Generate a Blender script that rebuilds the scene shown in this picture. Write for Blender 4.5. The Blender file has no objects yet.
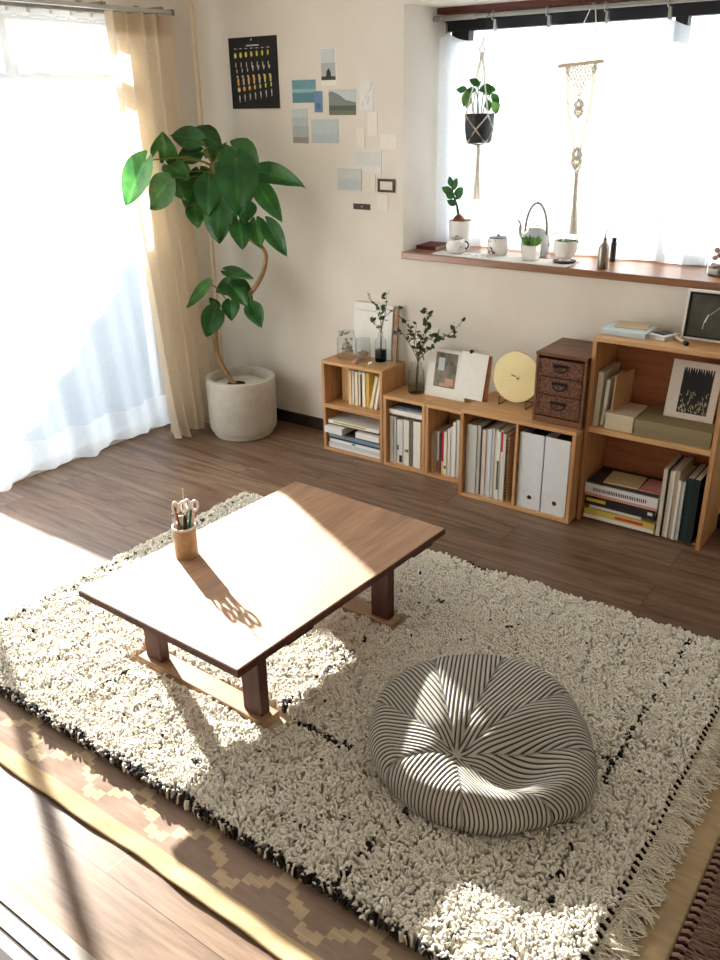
import bpy, math, random
import numpy as np
from mathutils import Vector, Matrix

# ---------------------------------------------------------------- camera
scene = bpy.context.scene
COL = scene.collection
cam_d = bpy.data.cameras.new('camera')
cam = bpy.data.objects.new('camera', cam_d)
COL.objects.link(cam)
RT = (0.8106110, 0.5853625, -0.0161411)
DN = (0.2256634, -0.3376969, -0.9138035)
FW = (-0.5403572, 0.7370967, -0.4058357)
m = Matrix.Identity(4)
for i in range(3):
    m[i][0] = RT[i]; m[i][1] = -DN[i]; m[i][2] = -FW[i]
m[0][3], m[1][3], m[2][3] = 0.0, 0.0, 1.5
cam.matrix_world = m
cam_d.sensor_fit = 'VERTICAL'
cam_d.sensor_height = 24.0
cam_d.lens = 853.478 / 960.0 * 24.0
cam_d.clip_start = 0.02
scene.camera = cam

# ---------------------------------------------------------------- world, sun, exposure
world = bpy.data.worlds.new('sky'); scene.world = world
world.use_nodes = True
nt = world.node_tree; nt.nodes.clear()
wo = nt.nodes.new('ShaderNodeOutputWorld')
bg = nt.nodes.new('ShaderNodeBackground')
tc = nt.nodes.new('ShaderNodeTexCoord')
sx = nt.nodes.new('ShaderNodeSeparateXYZ')
cr = nt.nodes.new('ShaderNodeValToRGB')
mp = nt.nodes.new('ShaderNodeMapRange')
mp.inputs['From Min'].default_value = -1; mp.inputs['From Max'].default_value = 1
nt.links.new(tc.outputs['Generated'], sx.inputs[0])
nt.links.new(sx.outputs['Z'], mp.inputs['Value'])
nt.links.new(mp.outputs[0], cr.inputs[0])
el = cr.color_ramp.elements
el[0].position = 0.0; el[0].color = (0.40, 0.45, 0.50, 1)
el[1].position = 1.0; el[1].color = (0.70, 0.84, 1.0, 1)
for p_, c_ in ((0.36, (0.52, 0.58, 0.64, 1)), (0.43, (0.92, 0.97, 1.0, 1)), (0.5, (1, 1, 1, 1)), (0.7, (0.93, 0.97, 1, 1))):
    e = el.new(p_); e.color = c_
bg.inputs['Strength'].default_value = 2.95
nt.links.new(cr.outputs[0], bg.inputs['Color'])
nt.links.new(bg.outputs[0], wo.inputs['Surface'])

sun_d = bpy.data.lights.new('sun', 'SUN')
sun = bpy.data.objects.new('sun', sun_d); COL.objects.link(sun)
sun_d.energy = 39.0
sun_d.angle = math.radians(0.9)
sun_d.color = (1.0, 0.94, 0.86)
sd = Vector((0.907, -0.419, -0.39)).normalized()
sun.rotation_euler = (-sd).to_track_quat('Z', 'Y').to_euler()
sun.location = (-6, 5, 4)

scene.view_settings.view_transform = 'Standard'
scene.view_settings.look = 'None'
scene.view_settings.gamma = 1.0
scene.view_settings.exposure = 0.0
try: scene.view_settings.use_curve_mapping = False
except Exception: pass

random.seed(7)
rng = np.random.default_rng(11)
PI = math.pi

# ---------------------------------------------------------------- materials
def srgb(c):
    return tuple(((x/255)/12.92 if x/255 <= 0.04045 else ((x/255+0.055)/1.055)**2.4) for x in c) + (1.0,)

def base_mat(name, color, rough=0.6, spec=0.5, metal=0.0):
    mt = bpy.data.materials.new(name); mt.use_nodes = True
    b = mt.node_tree.nodes['Principled BSDF']
    b.inputs['Base Color'].default_value = srgb(color)
    b.inputs['Roughness'].default_value = rough
    b.inputs['Specular IOR Level'].default_value = spec
    b.inputs['Metallic'].default_value = metal
    return mt, mt.node_tree, b

def tex_coords(nt, scale=(1, 1, 1), rot=(0, 0, 0)):
    t = nt.nodes.new('ShaderNodeTexCoord')
    mpn = nt.nodes.new('ShaderNodeMapping')
    mpn.inputs['Scale'].default_value = scale
    mpn.inputs['Rotation'].default_value = rot
    nt.links.new(t.outputs['Object'], mpn.inputs['Vector'])
    return mpn.outputs[0]

def noise(nt, vec, scale, detail=3, rough=0.5, dist=0.0):
    n = nt.nodes.new('ShaderNodeTexNoise')
    n.inputs['Scale'].default_value = scale
    n.inputs['Detail'].default_value = detail
    n.inputs['Roughness'].default_value = rough
    n.inputs['Distortion'].default_value = dist
    nt.links.new(vec, n.inputs['Vector'])
    return n.outputs['Fac']

def ramp(nt, fac, stops):
    r = nt.nodes.new('ShaderNodeValToRGB')
    e = r.color_ramp.elements
    e[0].position = stops[0][0]; e[0].color = srgb(stops[0][1])
    e[1].position = stops[-1][0]; e[1].color = srgb(stops[-1][1])
    for p, c in stops[1:-1]:
        k = e.new(p); k.color = srgb(c)
    nt.links.new(fac, r.inputs[0])
    return r.outputs[0]

def bump(nt, b, height, strength=0.3, dist=0.002):
    n = nt.nodes.new('ShaderNodeBump')
    n.inputs['Strength'].default_value = strength
    n.inputs['Distance'].default_value = dist
    nt.links.new(height, n.inputs['Height'])
    nt.links.new(n.outputs[0], b.inputs['Normal'])

def mottled(name, c1, c2, scale=20, rough=0.7, spec=0.3, bstr=0.15, bscale=None, metal=0.0, bd=0.002, lo=0.35, hi=0.65):
    mt, nt, b = base_mat(name, c1, rough, spec, metal)
    v = tex_coords(nt)
    nt.links.new(ramp(nt, noise(nt, v, scale, 4, 0.6), [(lo, c1), (hi, c2)]), b.inputs['Base Color'])
    if bstr:
        bump(nt, b, noise(nt, v, bscale or scale*3, 3), bstr, bd)
    return mt

def wood(name, dark, mid, light, axis='x', rough=0.5, spec=0.4, fine=60.0, coarse=6.0, bstr=0.15):
    mt, nt, b = base_mat(name, mid, rough, spec)
    s = {'x': (0.08, 1, 1), 'y': (1, 0.08, 1), 'z': (1, 1, 0.08)}[axis]
    v = tex_coords(nt, s)
    n1 = noise(nt, v, coarse, 4, 0.6, 0.8)
    n2 = noise(nt, v, fine, 3, 0.6)
    mx = nt.nodes.new('ShaderNodeMath'); mx.operation = 'MULTIPLY_ADD'
    nt.links.new(n2, mx.inputs[0]); mx.inputs[1].default_value = 0.45
    m2 = nt.nodes.new('ShaderNodeMath'); m2.operation = 'MULTIPLY'
    nt.links.new(n1, m2.inputs[0]); m2.inputs[1].default_value = 0.55
    nt.links.new(m2.outputs[0], mx.inputs[2])
    nt.links.new(ramp(nt, mx.outputs[0], [(0.33, dark), (0.5, mid), (0.66, light)]), b.inputs['Base Color'])
    bump(nt, b, n2, bstr, 0.001)
    return mt

def plain(name, c, rough=0.6, spec=0.4, metal=0.0):
    # a faint mottling so that no surface is a perfectly even colour
    c2 = tuple(min(255, int(x*1.02)+1) for x in c)
    return mottled(name, c, c2, 35, rough, spec, 0.0, metal=metal)

def attr_mat(name, rough=0.9, spec=0.15, attr='tint', bscale=0, bstr=0.3, sheen=0.0):
    mt, nt, b = base_mat(name, (200, 200, 200), rough, spec)
    a = nt.nodes.new('ShaderNodeAttribute'); a.attribute_name = attr
    nt.links.new(a.outputs['Color'], b.inputs['Base Color'])
    if sheen: b.inputs['Sheen Weight'].default_value = sheen
    if bscale:
        bump(nt, b, noise(nt, tex_coords(nt), bscale, 2), bstr, 0.002)
    return mt

def sheer(name, tint, transp, transl, diff, noise_scale=0):
    mt = bpy.data.materials.new(name); mt.use_nodes = True
    nt = mt.node_tree; nt.nodes.clear()
    o = nt.nodes.new('ShaderNodeOutputMaterial')
    t = nt.nodes.new('ShaderNodeBsdfTransparent')
    l = nt.nodes.new('ShaderNodeBsdfTranslucent')
    d = nt.nodes.new('ShaderNodeBsdfDiffuse')
    c = srgb(tint)
    l.inputs['Color'].default_value = c; d.inputs['Color'].default_value = c
    # weave: faint fine variation of the cloth colour
    v = tex_coords(nt, (1, 1, 1))
    w = ramp(nt, noise(nt, v, 90, 2), [(0.3, tuple(int(x*0.97) for x in tint)), (0.7, tint)])
    nt.links.new(w, l.inputs['Color']); nt.links.new(w, d.inputs['Color'])
    a = nt.nodes.new('ShaderNodeMixShader'); a.inputs[0].default_value = diff/(diff+transl)
    nt.links.new(l.outputs[0], a.inputs[1]); nt.links.new(d.outputs[0], a.inputs[2])
    b = nt.nodes.new('ShaderNodeMixShader'); b.inputs[0].default_value = 1-transp
    nt.links.new(t.outputs[0], b.inputs[1]); nt.links.new(a.outputs[0], b.inputs[2])
    nt.links.new(b.outputs[0], o.inputs['Surface'])
    return mt

def thin_glass(name, tint=(245, 250, 250), refl=1.0):
    mt = bpy.data.materials.new(name); mt.use_nodes = True
    nt = mt.node_tree; nt.nodes.clear()
    o = nt.nodes.new('ShaderNodeOutputMaterial')
    t = nt.nodes.new('ShaderNodeBsdfTransparent'); t.inputs[0].default_value = srgb(tint)
    g = nt.nodes.new('ShaderNodeBsdfGlossy'); g.inputs['Roughness'].default_value = 0.03
    f = nt.nodes.new('ShaderNodeLayerWeight'); f.inputs[0].default_value = 0.12
    mu = nt.nodes.new('ShaderNodeMath'); mu.operation = 'MULTIPLY'; mu.inputs[1].default_value = refl
    mu.use_clamp = True
    nt.links.new(f.outputs['Fresnel'], mu.inputs[0])
    x = nt.nodes.new('ShaderNodeMixShader')
    nt.links.new(mu.outputs[0], x.inputs[0])
    nt.links.new(t.outputs[0], x.inputs[1]); nt.links.new(g.outputs[0], x.inputs[2])
    nt.links.new(x.outputs[0], o.inputs['Surface'])
    return mt

def leaf_mat(name, c1, c2, trans=0.35, rough=0.4):
    mt, nt, b = base_mat(name, c1, rough, 0.4)
    v = tex_coords(nt)
    rc = ramp(nt, noise(nt, v, 14, 3), [(0.35, c1), (0.65, c2)])
    a = nt.nodes.new('ShaderNodeAttribute'); a.attribute_name = 'tint'
    mx = nt.nodes.new('ShaderNodeMix'); mx.data_type = 'RGBA'; mx.blend_type = 'MULTIPLY'
    mx.inputs['Factor'].default_value = 1.0
    nt.links.new(rc, mx.inputs['A']); nt.links.new(a.outputs['Color'], mx.inputs['B'])
    nt.links.new(mx.outputs['Result'], b.inputs['Base Color'])
    tr = nt.nodes.new('ShaderNodeBsdfTranslucent')
    hs = nt.nodes.new('ShaderNodeHueSaturation'); hs.inputs['Value'].default_value = 1.7
    nt.links.new(mx.outputs['Result'], hs.inputs['Color'])
    nt.links.new(hs.outputs[0], tr.inputs['Color'])
    ms = nt.nodes.new('ShaderNodeMixShader'); ms.inputs[0].default_value = trans
    nt.links.new(b.outputs[0], ms.inputs[1]); nt.links.new(tr.outputs[0], ms.inputs[2])
    nt.links.new(ms.outputs[0], nt.nodes['Material Output'].inputs['Surface'])
    return mt

# ---------------------------------------------------------------- mesh builder
def rotx(a): return Matrix.Rotation(a, 3, 'X')
def roty(a): return Matrix.Rotation(a, 3, 'Y')
def rotz(a): return Matrix.Rotation(a, 3, 'Z')

class MB:
    def __init__(s): s.v = []; s.f = []; s.c = None
    def add(s, vs, fs, M=None, o=(0, 0, 0)):
        n = len(s.v); o = Vector(o)
        for p in vs:
            p = Vector(p)
            if M is not None: p = M @ p
            s.v.append(tuple(p + o))
        for f in fs: s.f.append(tuple(i + n for i in f))
        return s
    def box(s, x0, x1, y0, y1, z0, z1, M=None, o=(0, 0, 0)):
        vs = [(x0,y0,z0),(x1,y0,z0),(x1,y1,z0),(x0,y1,z0),(x0,y0,z1),(x1,y0,z1),(x1,y1,z1),(x0,y1,z1)]
        return s.add(vs, [(0,3,2,1),(4,5,6,7),(0,1,5,4),(1,2,6,5),(2,3,7,6),(3,0,4,7)], M, o)
    def lathe(s, prof, n=32, M=None, o=(0, 0, 0), close=False):
        vs = []; fs = []; k = len(prof)
        for j in range(n):
            a = 2*PI*j/n
            for r, z in prof: vs.append((r*math.cos(a), r*math.sin(a), z))
        for j in range(n):
            j2 = (j+1) % n
            for i in range(k-1):
                fs.append((j*k+i, j2*k+i, j2*k+i+1, j*k+i+1))
        if not close:
            if prof[0][0] > 1e-6: fs.append(tuple(j*k for j in range(n))[::-1])
            if prof[-1][0] > 1e-6: fs.append(tuple(j*k+k-1 for j in range(n)))
        else:
            for j in range(n):
                j2 = (j+1) % n
                fs.append((j*k+k-1, j2*k+k-1, j2*k, j*k))
        return s.add(vs, fs, M, o)
    def cyl(s, r, z0, z1, n=24, M=None, o=(0, 0, 0)):
        return s.lathe([(r, z0), (r, z1)], n, M, o)
    def tube(s, pts, r, n=8, closed=False, cap=True):
        P = [Vector(p) for p in pts]; k = len(P)
        R = r if isinstance(r, (list, tuple)) else [r]*k
        vs = []; up = None
        for i in range(k):
            if closed: t = P[(i+1) % k] - P[i-1]
            else: t = P[min(i+1, k-1)] - P[max(i-1, 0)]
            t.normalize()
            if up is None:
                up = t.orthogonal().normalized()
            else:
                up = (up - t*up.dot(t))
                up = up.normalized() if up.length > 1e-6 else t.orthogonal().normalized()
            w = t.cross(up)
            for j in range(n):
                a = 2*PI*j/n
                vs.append(P[i] + (up*math.cos(a) + w*math.sin(a))*R[i])
        fs = []
        for i in range(k if closed else k-1):
            i2 = (i+1) % k
            for j in range(n):
                j2 = (j+1) % n
                fs.append((i*n+j, i*n+j2, i2*n+j2, i2*n+j))
        if cap and not closed:
            fs.append(tuple(range(n))[::-1]); fs.append(tuple((k-1)*n+j for j in range(n)))
        return s.add(vs, fs)
    def prism(s, outline, z0, z1, M=None, o=(0, 0, 0)):
        n = len(outline)
        vs = [(x, y, z0) for x, y in outline] + [(x, y, z1) for x, y in outline]
        fs = [tuple(range(n))[::-1], tuple(range(n, 2*n))]
        fs += [(i, (i+1) % n, n+(i+1) % n, n+i) for i in range(n)]
        return s.add(vs, fs, M, o)

def link_mesh(name, V, F, mat, parent=None, loc=(0, 0, 0), smooth=False, bevel=0, angle=0.7):
    """V are world coordinates; the object's origin goes to its parent's base or to loc"""
    org = Vector(parent_origin(parent)) if parent else Vector(loc)
    me = bpy.data.meshes.new(name)
    if isinstance(V, np.ndarray):
        V = V - np.array(org)
        me.from_pydata(V.tolist(), [], F if isinstance(F, list) else F.tolist())
    else:
        me.from_pydata([tuple(Vector(v) - org) for v in V], [], F)
    if mat: me.materials.append(mat)
    if smooth:
        me.polygons.foreach_set('use_smooth', [True]*len(me.polygons))
        me.set_sharp_from_angle(angle=angle)
    me.update()
    ob = bpy.data.objects.new(name, me); COL.objects.link(ob)
    if parent: ob.parent = parent
    else: ob.location = org
    if bevel:
        bv = ob.modifiers.new('bevel', 'BEVEL'); bv.width = bevel; bv.segments = 2
        bv.limit_method = 'ANGLE'; bv.angle_limit = 0.6
    return ob

def parent_origin(p):
    o = Vector((0, 0, 0))
    while p is not None:
        o += Vector(p.location); p = p.parent
    return o

def part(name, mb, mat, parent, smooth=False, bevel=0, label=None, angle=0.7):
    ob = link_mesh(name, mb.v, mb.f, mat, parent, smooth=smooth, bevel=bevel, angle=angle)
    if label: ob['label'] = label
    return ob

def thing(name, label, cat, loc, group=None):
    o = bpy.data.objects.new(name, None); COL.objects.link(o)
    o.empty_display_size = 0.05
    o.location = loc; o['label'] = label; o['category'] = cat
    if group: o['group'] = group
    return o

def single(name, label, cat, mb, mat, loc, group=None, smooth=False, bevel=0, angle=0.7):
    ob = link_mesh(name, mb.v, mb.f, mat, None, loc, smooth, bevel, angle)
    ob['label'] = label; ob['category'] = cat
    if group: ob['group'] = group
    return ob

def struct(name, mb, mat, parent=None, smooth=False, bevel=0, label=None):
    ob = link_mesh(name, mb.v, mb.f, mat, parent, (0, 0, 0), smooth, bevel)
    if not parent: ob['kind'] = 'structure'
    if label: ob['label'] = label
    return ob

def set_tint(ob, cols, domain='POINT'):
    a = ob.data.color_attributes.new('tint', 'FLOAT_COLOR', domain)
    c = np.ones((len(cols), 4), dtype=np.float32); c[:, :3] = cols
    a.data.foreach_set('color', c.ravel())

def lin(c): return np.array(srgb(c)[:3])

def vnoise(x, y, seed=0):
    """smooth value noise on numpy arrays"""
    r = np.random.default_rng(seed).random((64, 64))
    xi = np.floor(x).astype(int); yi = np.floor(y).astype(int)
    fx = x-xi; fy = y-yi
    fx = fx*fx*(3-2*fx); fy = fy*fy*(3-2*fy)
    a = r[xi % 64, yi % 64]; b = r[(xi+1) % 64, yi % 64]
    c = r[xi % 64, (yi+1) % 64]; d = r[(xi+1) % 64, (yi+1) % 64]
    return (a*(1-fx)+b*fx)*(1-fy) + (c*(1-fx)+d*fx)*fy

# material library
M = {}
M['wall'] = mottled('cream_wallpaper', (231, 224, 213), (226, 218, 206), 5, 0.9, 0.15, 0.25, 140, bd=0.0015)
M['ceiling'] = mottled('white_ceiling', (238, 234, 226), (232, 228, 220), 5, 0.95, 0.1, 0.1, 100)
M['white_paint'] = mottled('white_window_paint', (226, 226, 224), (218, 218, 216), 12, 0.5, 0.4, 0.05)
M['dark_base'] = plain('dark_brown_baseboard', (52, 40, 34), 0.5)
M['pine'] = wood('light_pine_wood', (176, 126, 80), (206, 158, 108), (220, 178, 130), 'x', 0.5)
M['pine_z'] = wood('light_pine_wood_upright', (172, 122, 76), (202, 152, 104), (216, 172, 124), 'z', 0.5)
M['cedar'] = wood('reddish_cedar_board', (150, 92, 60), (184, 120, 80), (198, 138, 96), 'x', 0.55)
M['table'] = wood('varnished_table_wood', (138, 96, 66), (172, 128, 92), (192, 150, 112), 'y', 0.60, 0.8, 80, 9, 0.1)
_tb = M['table'].node_tree.nodes['Principled BSDF']
_tb.inputs['Coat Weight'].default_value = 0.55; _tb.inputs['Coat Roughness'].default_value = 0.6
M['table_dark'] = wood('dark_varnished_wood', (54, 28, 22), (78, 42, 32), (98, 56, 42), 'z', 0.45, 0.3)
M['foot_wood'] = wood('sunlit_brown_wood', (130, 96, 68), (160, 126, 94), (180, 148, 116), 'x', 0.5)  # sunlight on the foot bars painted in as paler wood; plain brown on the stick
M['antique'] = mottled('antique_carved_wood', (52, 28, 20), (138, 86, 56), 95, 0.45, 0.5, 0.9, 60, bd=0.004)
M['antique_top'] = wood('antique_brown_wood', (84, 52, 34), (116, 76, 52), (136, 94, 66), 'x', 0.45)
M['sill'] = wood('window_sill_wood', (120, 78, 48), (150, 100, 64), (172, 122, 82), 'x', 0.3, 0.9)
M['brown_rail'] = wood('brown_head_rail', (84, 42, 30), (108, 58, 42), (124, 70, 52), 'x', 0.5)
M['black_frame'] = plain('dark_window_frame', (28, 32, 38), 0.5)
M['steel'] = plain('brushed_metal', (190, 190, 186), 0.3, 0.5, 0.9)
M['grey_metal'] = plain('grey_painted_metal', (150, 148, 142), 0.4, 0.5, 0.3)
M['dark_metal'] = plain('dark_iron', (34, 32, 32), 0.4, 0.5, 0.6)
M['brass'] = mottled('pale_brass', (234, 220, 170), (226, 208, 150), 8, 0.38, 0.5, 0.05, metal=0.35)
M['pot'] = mottled('pale_concrete_pot', (206, 200, 188), (194, 188, 176), 16, 0.85, 0.2, 0.25, 120)
M['white_ceramic'] = plain('white_ceramic', (238, 236, 232), 0.25, 0.5)
M['cream_ceramic'] = mottled('stoneware_glaze', (200, 182, 150), (166, 140, 106), 24, 0.35, 0.5, 0.1)
M['soil'] = mottled('dark_potting_soil', (70, 52, 40), (40, 30, 24), 60, 1.0, 0.1, 0.8, 120)
M['white_pebbles'] = mottled('white_mulch', (226, 224, 216), (206, 202, 192), 60, 0.9, 0.2, 0.8, 150, bd=0.004)
M['bark'] = mottled('smooth_pale_bark', (170, 134, 96), (142, 108, 76), 30, 0.7, 0.3, 0.3, 120)
M['paper'] = plain('white_paper', (236, 233, 226), 0.8, 0.2)
M['pages'] = wood('page_edges', (206, 196, 176), (226, 218, 202), (238, 232, 220), 'x', 0.9, 0.1, 300, 40)
M['black'] = plain('matt_black', (26, 25, 26), 0.5)
M['file_white'] = plain('white_plastic', (232, 234, 236), 0.45, 0.4)
M['rope'] = sheer('cream_cotton_rope', (250, 247, 240), 0.0, 0.6, 0.4)
M['glass'] = thin_glass('clear_glass', (246, 249, 249), 0.45)
M['pane'] = thin_glass('window_pane', (250, 252, 252), 0.5)
M['sheer'] = sheer('white_sheer_voile', (250, 251, 253), 0.56, 0.34, 0.10)
M['sheer_hem'] = sheer('white_sheer_hem', (250, 251, 253), 0.22, 0.56, 0.22)
M['white_curtain'] = sheer('white_cotton_curtain', (250, 251, 253), 0.14, 0.66, 0.20)
M['beige_curtain'] = sheer('beige_linen_drape', (232, 218, 196), 0.0, 0.42, 0.58)
M['leaf'] = leaf_mat('glossy_green_leaf', (36, 80, 40), (58, 110, 52), 0.26)
M['leaf_small'] = leaf_mat('small_green_leaf', (70, 110, 52), (108, 146, 70), 0.35)
M['leaf_grey'] = leaf_mat('dusky_twig_leaf', (44, 58, 36), (66, 84, 48), 0.2)
M['twig'] = plain('thin_brown_twig', (96, 82, 58), 0.7)
_mc = {}
def colr(c, rough=0.7, spec=0.3, metal=0.0):
    k = (tuple(c), rough, metal)
    if k not in _mc: _mc[k] = plain('tone_%d_%d_%d' % tuple(c), c, rough, spec, metal)
    return _mc[k]

# ---------------------------------------------------------------- room
XL, XR, YB, YF, ZC = -3.19, 1.05, 3.125, -1.4, 2.42

def floor_material():
    mt, nt, b = base_mat('wood_plank_floor', (120, 96, 76), 0.36, 0.42)
    t = nt.nodes.new('ShaderNodeTexCoord')
    br = nt.nodes.new('ShaderNodeTexBrick')
    mpn = nt.nodes.new('ShaderNodeMapping')
    mpn.inputs['Location'].default_value = (0.325, -0.133+0.15, 0)
    nt.links.new(t.outputs['Object'], mpn.inputs['Vector'])
    nt.links.new(mpn.outputs[0], br.inputs['Vector'])
    br.offset = 0.37; br.offset_frequency = 2
    br.inputs['Color1'].default_value = (0.0, 0.0, 0.0, 1)
    br.inputs['Color2'].default_value = (1, 1, 1, 1)
    br.inputs['Mortar'].default_value = (0.5, 0.5, 0.5, 1)
    br.inputs['Scale'].default_value = 1.0
    br.inputs['Mortar Size'].default_value = 0.0012
    br.inputs['Bias'].default_value = 0.0
    br.inputs['Brick Width'].default_value = 0.914
    br.inputs['Row Height'].default_value = 0.152
    # each plank shifts its own grain
    m3 = nt.nodes.new('ShaderNodeMapping'); m3.inputs['Scale'].default_value = (0.9, 9, 1)
    nt.links.new(t.outputs['Object'], m3.inputs['Vector'])
    ad = nt.nodes.new('ShaderNodeVectorMath'); ad.operation = 'MULTIPLY_ADD'
    nt.links.new(br.outputs['Color'], ad.inputs[0]); ad.inputs[1].default_value = (7, 3, 5)
    nt.links.new(m3.outputs[0], ad.inputs[2])
    n1 = noise(nt, ad.outputs[0], 2.2, 6, 0.62, 1.2)
    n2 = noise(nt, ad.outputs[0], 12, 3, 0.6)
    mx = nt.nodes.new('ShaderNodeMath'); mx.operation = 'MULTIPLY_ADD'
    nt.links.new(n2, mx.inputs[0]); mx.inputs[1].default_value = 0.25
    nt.links.new(n1, mx.inputs[2])
    c = ramp(nt, mx.outputs[0], [(0.42, (90, 68, 54)), (0.58, (126, 100, 80)), (0.78, (154, 128, 106))])
    hs = nt.nodes.new('ShaderNodeMix'); hs.data_type = 'RGBA'; hs.blend_type = 'MULTIPLY'
    hs.inputs['Factor'].default_value = 1.0
    nt.links.new(c, hs.inputs['A'])
    rr = ramp(nt, br.outputs['Color'], [(0.0, (214, 206, 204)), (1.0, (255, 255, 255))])
    nt.links.new(rr, hs.inputs['B'])
    mo = nt.nodes.new('ShaderNodeMix'); mo.data_type = 'RGBA'
    nt.links.new(br.outputs['Fac'], mo.inputs['Factor'])
    nt.links.new(hs.outputs['Result'], mo.inputs['A']); mo.inputs['B'].default_value = srgb((62, 46, 36))
    nt.links.new(mo.outputs['Result'], b.inputs['Base Color'])
    sb = nt.nodes.new('ShaderNodeMath'); sb.operation = 'SUBTRACT'
    nt.links.new(n2, sb.inputs[0]); nt.links.new(br.outputs['Fac'], sb.inputs[1])
    bump(nt, b, sb.outputs[0], 0.2, 0.0015)
    return mt
M['floor'] = floor_material()

struct('floor', MB().box(XL-.12, XR+.1, YF-.1, YB+.1, -0.1, 0.0), M['floor'])
struct('ceiling', MB().box(XL-.12, XR+.1, YF-.1, YB+.1, ZC, ZC+.1), M['ceiling'])
# left wall with the tall window opening y 0.66..2.60, z 0.03..1.86
WY0, WY1, WZ1 = 0.60, 2.76, 1.84
w = MB().box(XL-.12, XL, YF, WY0, 0, ZC).box(XL-.12, XL, WY1, YB+.1, 0, ZC).box(XL-.12, XL, WY0, WY1, WZ1, ZC)
struct('wall_left', w, M['wall'])
# back wall with the alcove x -2.04..-0.25, z 0.881..1.86
AX0, AX1, AZ0, AZ1, AD = -2.042, -0.22, 0.881, 1.838, 0.36
w = MB().box(XL, AX0, YB, YB+.1, 0, ZC).box(AX1, XR+.1, YB, YB+.1, 0, ZC)
w.box(AX0, AX1, YB, YB+.1, 0, AZ0).box(AX0, AX1, YB, YB+.1, AZ1, ZC)
w.box(AX0-.1, AX0, YB+.1, YB+AD, AZ0-.1, AZ1+.1).box(AX1, AX1+.1, YB+.1, YB+AD, AZ0-.1, AZ1+.1)
w.box(AX0, AX1, YB+.1, YB+AD, AZ0-.1, AZ0).box(AX0, AX1, YB+.1, YB+AD, AZ1, AZ1+.1)
struct('wall_back', w, M['wall'])
struct('wall_right', MB().box(XR, XR+.1, YF, YB, 0, ZC), M['wall'])
struct('wall_front', MB().box(XL, XR, YF-.1, YF, 0, ZC), M['wall'])
struct('baseboard_back', MB().box(XL+.012, XR, YB-.012, YB, 0, 0.058), M['dark_base'])
struct('baseboard_left', MB().box(XL, XL+.012, WY1+.02, YB-.012, 0, 0.058), M['dark_base'])
# pale bead running down the corner
struct('trim_1', MB().box(XL, XL+.016, YB-.016, YB, 0.058, ZC), colr((238, 222, 198), 0.7))
# sliding door threshold boards at the camera's feet
M['thresh'] = wood('pale_threshold_wood', (150, 140, 130), (186, 178, 168), (206, 200, 192), 'x', 0.4)
struct('trim_2', MB().box(XL, XR, .5715, .600, 0, .004).box(XL, XR, .536, .5645, 0, .004).box(XL, XR, .508, .529, 0, .004), M['thresh'])
struct('trim_3', MB().box(XL, XR, .40, .6, 0.0001, .0012).box(XL, XR, .40, .508, 0, .004), colr((44, 32, 28), 0.6))

# balcony outside: deck and a low side partition that shades the window's lower right
M['deck'] = mottled('pale_balcony_render', (156, 165, 175), (146, 155, 165), 8, .9, .2, .1)
struct('balcony_deck', MB().box(-5.6, XL-.13, -1.2, 2.9, -.16, -.06), M['deck'])
struct('balcony_partition', MB().box(-5.6, XL-.16, 2.78, 2.82, -.06, 1.08), M['deck'])

# left window: reveal, frame, transom, stiles, panes
win = MB()
x0, x1 = XL-.10, XL-.04
win.box(x0, x1, WY0, WY1, 0.0, 0.05).box(x0, x1, WY0, WY1, WZ1-.035, WZ1)
win.box(x0, x1, WY0, WY0+.04, .05, WZ1-.035).box(x0, x1, WY1-.035, WY1, .05, WZ1-.035)
win.box(x0-.01, x1+.012, WY0+.04, WY1-.035, 1.60, 1.665)
win.box(x0, x1, 1.585, 1.607, .05, 1.60)
win.box(x0, x1, 2.15, 2.185, 1.665, WZ1-.035)
win.box(x0, x1, 1.15, 1.185, 1.665, WZ1-.035)
wo_ = struct('window_1', win, M['white_paint'], bevel=0.003)
struct('pane', MB().box(XL-.076, XL-.072, WY0+.03, WY1-.03, .04, 1.61), M['pane'], wo_)
struct('pane', MB().box(XL-.076, XL-.072, WY0+.03, WY1-.03, 1.66, WZ1-.03), M['pane'], wo_)
# back window: dark frame, panes, timber head rail
yb = YB+AD
win = MB()
win.box(AX0, AX1, yb-.05, yb, 1.755, AZ1).box(AX0, AX1, yb-.04, yb, .909, .935)
win.box(AX1-.03, AX1, yb-.04, yb, .935, 1.755)
win.box(AX0+.03, AX0+.11, yb-.045, yb-.002, 1.715, 1.755)
win.box(-1.10, -1.055, yb-.04, yb, .935, 1.755)
wb = struct('window_2', win, M['black_frame'])
struct('window_stile', MB().box(AX0, AX0+.03, yb-.042, yb-.001, .935, 1.715), M['white_paint'], wb)
struct('pane', MB().box(AX0+.02, AX1-.02, yb-.016, yb-.012, .92, 1.77), M['pane'], wb)
struct('trim_4', MB().box(AX0, AX1, yb-.115, yb-.055, 1.815, AZ1), M['brown_rail'])
struct('trim_5', MB().box(AX0-.002, AX1, YB-.012, yb-.002, .881, .909), M['sill'], None, bevel=0.003)

# ---------------------------------------------------------------- curtains
def sheet(nu, nv, fn):
    V = []; F = []
    for j in range(nv+1):
        for i in range(nu+1):
            V.append(fn(i/nu, j/nv))
    for j in range(nv):
        for i in range(nu):
            a = j*(nu+1)+i
            F.append((a, a+1, a+nu+2, a+nu+1))
    return V, F

def lerp(a, b, t): return a+(b-a)*t

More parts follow.
